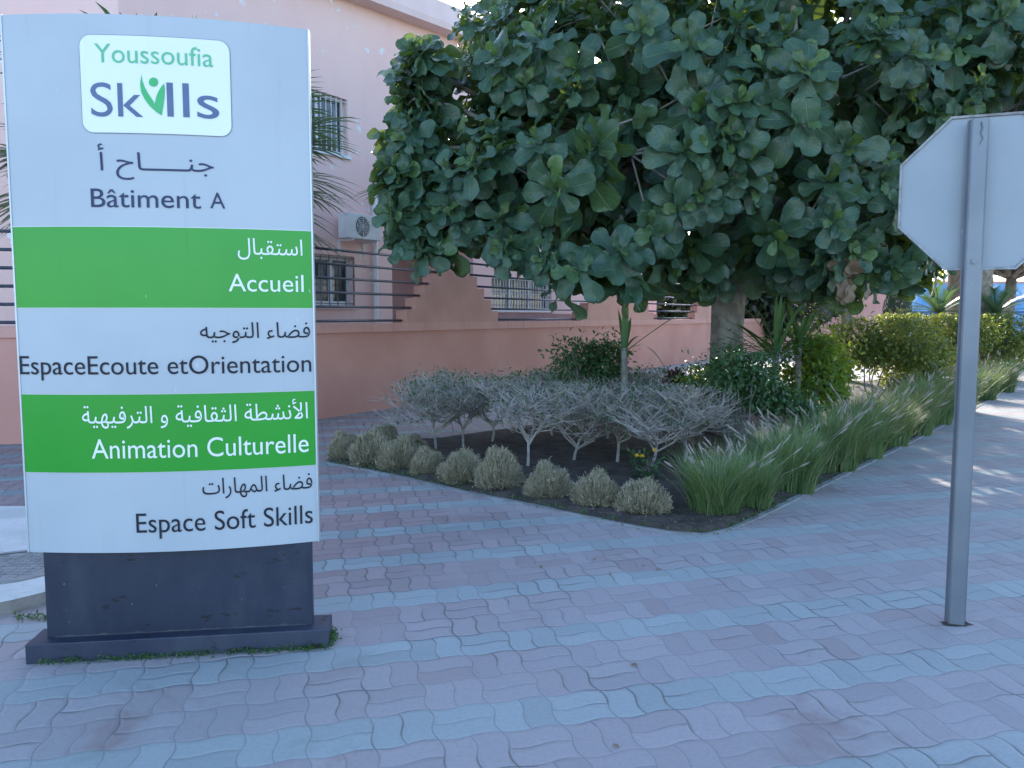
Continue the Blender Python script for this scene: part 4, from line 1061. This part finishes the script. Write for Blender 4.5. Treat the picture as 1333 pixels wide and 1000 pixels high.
gl = [(930, 672, .86, 'large green fountain grass clump at the corner of the planting bed'), (975, 662, .78, 'fountain grass clump just right of the bed corner'), (1030, 640, .95, 'tall fountain grass clump second from the bed corner, with few plumes'),
      (1060, 615, .95, 'fountain grass clump behind the second one from the bed corner'), (1085, 612, 1.0, 'fountain grass clump midway along the bed edge, drooping over the paving'), (1122, 596, 1.0, 'fountain grass clump midway along the bed edge, with grey plumes'),
      (1155, 580, 1.05, 'fountain grass clump leaning over the paving before the sunlit ones'), (1188, 566, 1.08, 'first sunlit fountain grass clump with pale plumes'), (1215, 552, 1.15, 'brightest sunlit fountain grass clump left of the traffic sign post'),
      (1245, 536, 1.15, 'fountain grass clump right behind the traffic sign post'), (1278, 521, 1.15, 'fountain grass clump right of the traffic sign post'), (1303, 511, 1.15, 'farthest fountain grass clump at the end of the bed'),
      (1195, 540, 1.05, 'pale plumed fountain grass behind the sunlit row'), (1110, 575, .95, 'fountain grass clump in the second row in front of the yellow green shrub'), (1000, 625, .85, 'fountain grass clump in the second row behind the corner one')]
for i, (a, b, s_, l) in enumerate(gl):
    p = G(a, b - 1)
    if i < 4: grass_root(i, p, l, s_)
    else: dup(gp[i % 4], p, i * 1.7, s_ * random.uniform(.95, 1.05), l)

# ------------------------------------------------------------------ strap leaved plants
def strap(mb, base, d, L, wd, droop, seg=8, fold=.25):
    d = Vector(d).normalized(); side = d.cross(Vector((0, 0, 1))); 
    if side.length < .1: side = Vector((1, 0, 0))
    side.normalize(); V = []
    for i in range(seg + 1):
        t_ = i / seg; p = Vector(base) + d * L * t_ + Vector((0, 0, -droop * L * t_ ** 2.2)); wv = wd * (.45 + 1.4 * t_ * (1 - t_) + .25 * (1 - t_)) * min(1, (1 - t_) * 5 + .02)
        up = side.cross(d).normalized(); V += [p - side * wv + up * wv * fold, p, p + side * wv + up * wv * fold]
    F = [(3 * i + k, 3 * i + k + 1, 3 * i + 4 + k, 3 * i + 3 + k) for i in range(seg) for k in range(2)]
    mb.add([v[:] for v in V], F, [(k / 2, i / seg) for i in range(seg + 1) for k in range(3)])
c = P(812, 462, 9.3); yp = thing('strap_leaf_plant', 'young plant with few broad strap leaves right of the dark green shrub', 'plant', (c.x, c.y, 0))
mb = MB(); mb.tube([(c.x, c.y, -.02), (c.x + .02, c.y, c.z * .6), c + Vector((0, 0, .08))], [.05, .045, .03], 8); obj('stem', mb, M['bark'], yp, smooth=True)
mb = MB()
for d, L, wd, dr in (((.03, -.1, 1), .68, .045, .0), ((-.12, .1, 1), .55, .04, .05), ((1.0, -.1, .78), 1.05, .035, .06), ((-.75, .1, .8), .55, .04, .25), ((.55, -.3, .55), .75, .026, 1.05), ((.2, .3, .9), .5, .035, .1), ((.5, .2, .9), .5, .03, .5)):
    strap(mb, c + Vector((0, 0, .02)), d, L, wd, dr)
obj('leaves', mb, M['strap'], yp, smooth=True)
def yucca(px, py, y, label, n, L, name='yucca', wd=.028):
    c = P(px, py, y); r = thing(name, label, 'plant', (c.x, c.y, 0)); mb = MB(); mb.tube([(c.x, c.y, -.02), (c.x, c.y, c.z)], [.045, .04], 8); obj('stem', mb, M['bark'], r, smooth=True)
    mb = MB()
    for k in range(n):
        a = k * 2.4; el = random.uniform(-.25, 1.4); strap(mb, c + Vector((0, 0, random.uniform(-.12, .05))), (math.cos(a) * math.cos(el), math.sin(a) * math.cos(el), math.sin(el)), L * random.uniform(.75, 1.1), wd, random.uniform(.0, .35))
    obj('leaves', mb, M['strap'], r, smooth=True)
yucca(1010, 458, 9.5, 'spiky yucca with long strap leaves right of the fig trunk', 40, .95)
yucca(1040, 452, 10.0, 'paler spiky yucca seen just behind the right side of the first', 26, .72)

# ------------------------------------------------------------------ palms and other trees
def fan(mb, base, d, pet, rad, seed, n=26, droop=.35):
    rg = random.Random(seed); d = Vector(d).normalized(); side = d.cross(Vector((0, 0, 1))).normalized(); up = side.cross(d).normalized()
    hub = Vector(base) + d * pet + Vector((0, 0, -.12 * pet))
    mb.tube([base, (Vector(base) + hub) / 2 + Vector((0, 0, .04)), hub], [.018, .013, .009], 5, cap=False)
    for k in range(n):
        a = R(-118 + 236 * k / (n - 1)); dd = (d * math.cos(a) + side * math.sin(a) + up * (.12 * math.cos(a) + rg.uniform(-.06, .06))).normalized()
        L = rad * (.78 + .22 * math.cos(a)) * rg.uniform(.9, 1.08); wv = .026 + .008 * math.cos(a); perp = dd.cross(up).normalized(); V = []
        for t_ in (0, .3, .6, .82, 1): 
            p = hub + dd * L * t_ + Vector((0, 0, -droop * L * t_ ** 3 * .6)); ww = wv * [.25, 1, 1.15, .7, .05][(0, .3, .6, .82, 1).index(t_)]; V += [p - perp * ww, p + perp * ww]
        mb.add([v[:] for v in V], [(2 * i, 2 * i + 1, 2 * i + 3, 2 * i + 2) for i in range(4)])
def fan_palm(label, px, py, y, n, pet, rad, seed, tr=.17, extra=(), top=118):
    c = P(px, py, y); r = thing('fan_palm', label, 'tree', (c.x, c.y, 0)); mb = MB(); rg = random.Random(seed)
    mb.tube([(c.x, c.y, -.05), (c.x + .03, c.y, c.z * .5), (c.x, c.y, c.z)], [tr * 1.25, tr, tr * .9], 14); obj('trunk', mb, M['palm_bark'], r, smooth=True)
    mb = MB()
    for k in range(n):
        a = k * 2.39996 + seed; el = R(-42 + top * (k / n)) + rg.uniform(-.12, .12)
        fan(mb, c + Vector((0, 0, rg.uniform(-.15, .1))), (math.cos(a) * math.cos(el), math.sin(a) * math.cos(el), math.sin(el)), pet * rg.uniform(.8, 1.15), rad * rg.uniform(.85, 1.1), seed * 100 + k)
    for k, (d, pt, rd_) in enumerate(extra): fan(mb, c, d, pt, rd_, seed * 100 + 70 + k)
    obj('crown', mb, M['palm_leaf'], r)
fan_palm('fan palm rising behind the totem sign, fronds spreading past its edges', 215, 190, 12.0, 30, 1.45, 1.35, 3, top=84, extra=(((1, -.2, .36), 1.7, 1.1), ((1, .1, .26), 1.95, 1.0), ((1, -.1, .10), 1.85, 1.1), ((1, .05, -.22), 1.9, .95), ((1, .2, -.52), 1.9, 1.05), ((.26, .05, 1), 1.62, .62), ((.66, .05, .80), 1.95, .62), ((-1, -.1, 0), 1.6, 1.1), ((-1, .1, -.3), 1.7, 1.1), ((.9, .3, .35), 1.5, 1.1)))
fan_palm('smaller fan palm behind the left side of the fig crown', 582, 232, 16.6, 18, .55, .85, 5, extra=(((-1, -.3, -.14), 1.05, .9), ((-1, -.2, -.55), 1.0, .9), ((.05, -.3, 1), 1.05, .8), ((-.3, -.3, .9), .9, .8)))
tp_ = P(1260, 411, 21.5); tr = thing('thick_trunk_palm', 'thick trunked palm standing behind the traffic sign and hedge', 'tree', (tp_.x, tp_.y, 0))
mb = MB(); mb.tube([(tp_.x, tp_.y, -.05 + .6 * k) for k in range(13)], [.62, .56, .54, .53, .53, .52, .52, .52, .5, .5, .5, .5, .45], 18, lobes=lambda a, t_: 1 + .05 * math.sin(9 * a + 40 * t_)); obj('trunk', mb, M['palm_bark'], tr, smooth=True)
mb = MB()
for k in range(34):
    a = k * 2.4; el = R(-35 + 110 * k / 34); d = Vector((math.cos(a) * math.cos(el), math.sin(a) * math.cos(el), math.sin(el)))
    o0 = Vector((tp_.x, tp_.y, 7.1)); pts = [o0 + d * 3.4 * t_ + Vector((0, 0, -1.3 * t_ ** 2.2)) for t_ in np.linspace(0, 1, 9)]; mb.tube(pts, list(np.linspace(.03, .006, 9)), 4, cap=False)
    sd = d.cross(Vector((0, 0, 1))).normalized()
    for i in range(1, 9):
        for q in (0, .5):
            b0 = pts[i - 1].lerp(pts[i], q)
            for s_ in (-1, 1): e = b0 + (sd * s_ * .55 + d * .35 + Vector((0, 0, -.15))) ; wv = d * .02; mb.add([(b0 - wv)[:], (b0 + wv)[:], e[:]], [(0, 1, 2)])
obj('crown', mb, M['palm_leaf'], tr)
def cycad(px, py, y, label):
    c = P(px, py, y); r = thing('cycad', label, 'plant', (c.x, c.y, 0)); mb = MB(); mb.tube([(c.x, c.y, -.02), (c.x, c.y, c.z)], [.16, .14], 10); obj('stem', mb, M['palm_bark'], r)
    mb = MB()
    for k in range(22):
        a = k * 2.4; el = R(8 + 66 * k / 22); d = Vector((math.cos(a) * math.cos(el), math.sin(a) * math.cos(el), math.sin(el))); pts = [c + d * 1.0 * t_ + Vector((0, 0, -.28 * t_ ** 2)) for t_ in np.linspace(0, 1, 10)]; mb.tube(pts, .008, 3, cap=False)
        sd = d.cross(Vector((0, 0, 1))).normalized()
        for i in range(1, 10):
            for q in (0, .33, .66):
                b0 = pts[i - 1].lerp(pts[i], q)
                for s_ in (-1, 1): e = b0 + (sd * s_ * .17 + d * .14); wv = d * .012; mb.add([(b0 - wv)[:], (b0 + wv)[:], e[:]], [(0, 1, 2)])
    obj('leaves', mb, M['palm_leaf'], r)
cycad(1222, 408, 20.4, 'feathery cycad in front of the thick palm, left of the sign post')
cycad(1296, 409, 20.8, 'feathery cycad in front of the thick palm, right of the sign post')

def leafy_tree(name, label, x, y, h, spread, n, mat, size=.2, tr=.18, seed=0, fork_h=.35, lumps=16, lift=.62):
    rg = random.Random(seed); r = thing(name, label, 'tree', (x, y, 0)); tb_ = MB(); lf_ = MB(); f0 = Vector((x + rg.uniform(-.1, .1), y, h * fork_h))
    tb_.tube([(x, y, -.05), (x + .04, y, h * fork_h * .5), f0], [tr * 1.25, tr, tr * .9], 12)
    pos, vv = [], []
    for k in range(lumps):
        a = k * 2.4; rr_ = spread * math.sqrt((k + .5) / lumps) * .8; c = Vector((x + rr_ * math.cos(a), y + rr_ * math.sin(a), h * (lift + .36 * rg.random() * (1 - (rr_ / spread) ** 2 * .7)))); lr = spread * rg.uniform(.26, .40)
        limb(tb_, f0, c, tr * .5, .03, .1, 6)
        m = n // lumps; v = norm(rng.normal(size=(m, 3))); pos.append(np.array(c[:]) + v * (lr * rng.uniform(.4, 1.05, (m, 1)) ** .5) * np.array([1, 1, .75])); vv.append(v)
    pos = np.concatenate(pos); vv = np.concatenate(vv); m = len(pos)
    scatter(lf_, SMALL, pos, vv * .6 + rng.normal(size=(m, 3)) * .6, np.array([0, 0, 1]) + rng.normal(size=(m, 3)) * .6, rng.uniform(.7, 1.3, m) * size)
    obj('trunk', tb_, M['bark'], r, smooth=True); obj('crown', lf_, M[mat], r, smooth=True)
t1 = P(1101, 411, 19.5)
leafy_tree('shade_tree', 'slim trunked tree standing in front of the far pink building', t1.x, 19.5, 7.8, 2.7, 5500, 'lit_leaf', .25, .14, 1, lift=.62)
t2 = P(1290, 411, 30)
leafy_tree('shade_tree', 'yellow green tree behind the traffic sign, above the blue mural', t2.x + .6, 30, 8.5, 4.2, 5500, 'lit_leaf', .28, .2, 2, lift=.45)
leafy_tree('shade_tree', 'added tree hidden behind the fig, put in to shade the paving', 4.55, 17.1, 7.8, 2.8, 5200, 'lit_leaf', .27, .2, 6)  # unseen tree, added so that its crown blocks the sun
leafy_tree('shade_tree', 'tree at the right edge behind the hedges', 17.5, 27, 9, 4.5, 5500, 'hedge_leaf', .28, .22, 4, lift=.5)

# ------------------------------------------------------------------ small things: weeds, fallen leaves
mb = MB(); n_ = 900; PP, DD = [], []
XS = Matrix.Translation(SC) @ Matrix.Rotation(SY, 4, 'Z')
for k in range(n_):
    u = random.uniform(-W / 2 + .05, W / 2 + .05); cl = .5 + .5 * math.sin(u * 7) * math.sin(u * 17 + 1)
    if random.random() > .25 + .75 * cl: continue
    PP.append((XS @ Vector((u, -.09 - abs(random.gauss(0, .012)), random.uniform(0, .02))))[:])
for k in range(160): PP.append((XS @ Vector((W / 2 + .055 + abs(random.gauss(0, .012)), random.uniform(-.08, .1), random.uniform(0, .035))))[:])
for k in range(160): q = G(random.uniform(20, 68), 808 + random.gauss(0, 2)); PP.append((q.x - .02, q.y + .02, random.uniform(0, .02)))
PP = np.array(PP); scatter(mb, SMALL, PP, rng.normal(size=PP.shape) + np.array([0, 0, .7]), np.array([0, -.3, 1]) + rng.normal(size=PP.shape) * .5, rng.uniform(.010, .022, len(PP)))
o = obj('weeds', mb, M['moss']); o['kind'] = 'stuff'
mb = MB(); PP = []
for a, b in zip(near_edge, near_edge[1:]):
    for k in range(70): q = a.lerp(b, random.random()); PP.append((q.x + random.gauss(0, .03), q.y + .05 + random.gauss(0, .04), .02))
PP = np.array(PP); scatter(mb, SMALL, PP, rng.normal(size=PP.shape) + np.array([0, 0, .8]), np.array([0, -.3, 1]) + rng.normal(size=PP.shape) * .5, rng.uniform(.012, .04, len(PP)))
o = obj('low_grass', mb, M['moss']); o['kind'] = 'stuff'
mb = MB(); PP = []
for k in range(420):
    i = random.randint(0, 12); q = near_edge[i].lerp(near_edge[i + 1], random.random()); inn = abs(random.gauss(0, .45)) - .10; PP.append((q.x + random.gauss(0, .05), q.y + inn, .012 if inn < .05 else .05))
PP = np.array(PP); scatter(mb, SMALL, PP, rng.normal(size=PP.shape) * np.array([1, 1, .15]), np.array([0, 0, 1]) + rng.normal(size=PP.shape) * .3, rng.uniform(.012, .035, len(PP)))
o = obj('leaf_litter', mb, M['dry_leaf']); o['kind'] = 'stuff'
lp = None
for i, (px, py, l) in enumerate([(722, 726, 'curled'), (777, 729, 'flat'), (792, 748, 'reddish'), (836, 738, 'larger'), (860, 743, 'small'), (704, 738, 'tiny'), (797, 974, 'nearest'), (830, 869, 'lone')]):
    lab = {0: 'curled dark fallen leaf on the paving below the straw balls', 1: 'flat dark fallen leaf on the paving, just right of the curled one', 2: 'reddish fallen leaf on the paving, centre of the picture', 3: 'larger reddish fallen leaf on the paving below the bed corner',
           4: 'small fallen leaf on the paving, right of the larger one', 5: 'tiny fallen leaf on the paving, leftmost of those below the bed', 6: 'nearest dark fallen leaf on the paving at the bottom of the picture', 7: 'lone fallen leaf on bare paving in the middle foreground'}[i]
    p = G(px, py); p.z = .008
    if lp is None:
        V, F, U = leaf_shape(4, 4, .5, .3, .5, .2, -1, 5); mb = MB(); mb.add(V, F, U); lp = obj('fallen_leaf', mb, M['dry_leaf'], loc=(0, 0, 0)); lp.location = p; lp.scale = (.035,) * 3; tag(lp, lab, 'leaf', 'fallen leaves on the paving'); 
    else: dup(lp, p, i * 1.9, random.uniform(.025, .045), lab)
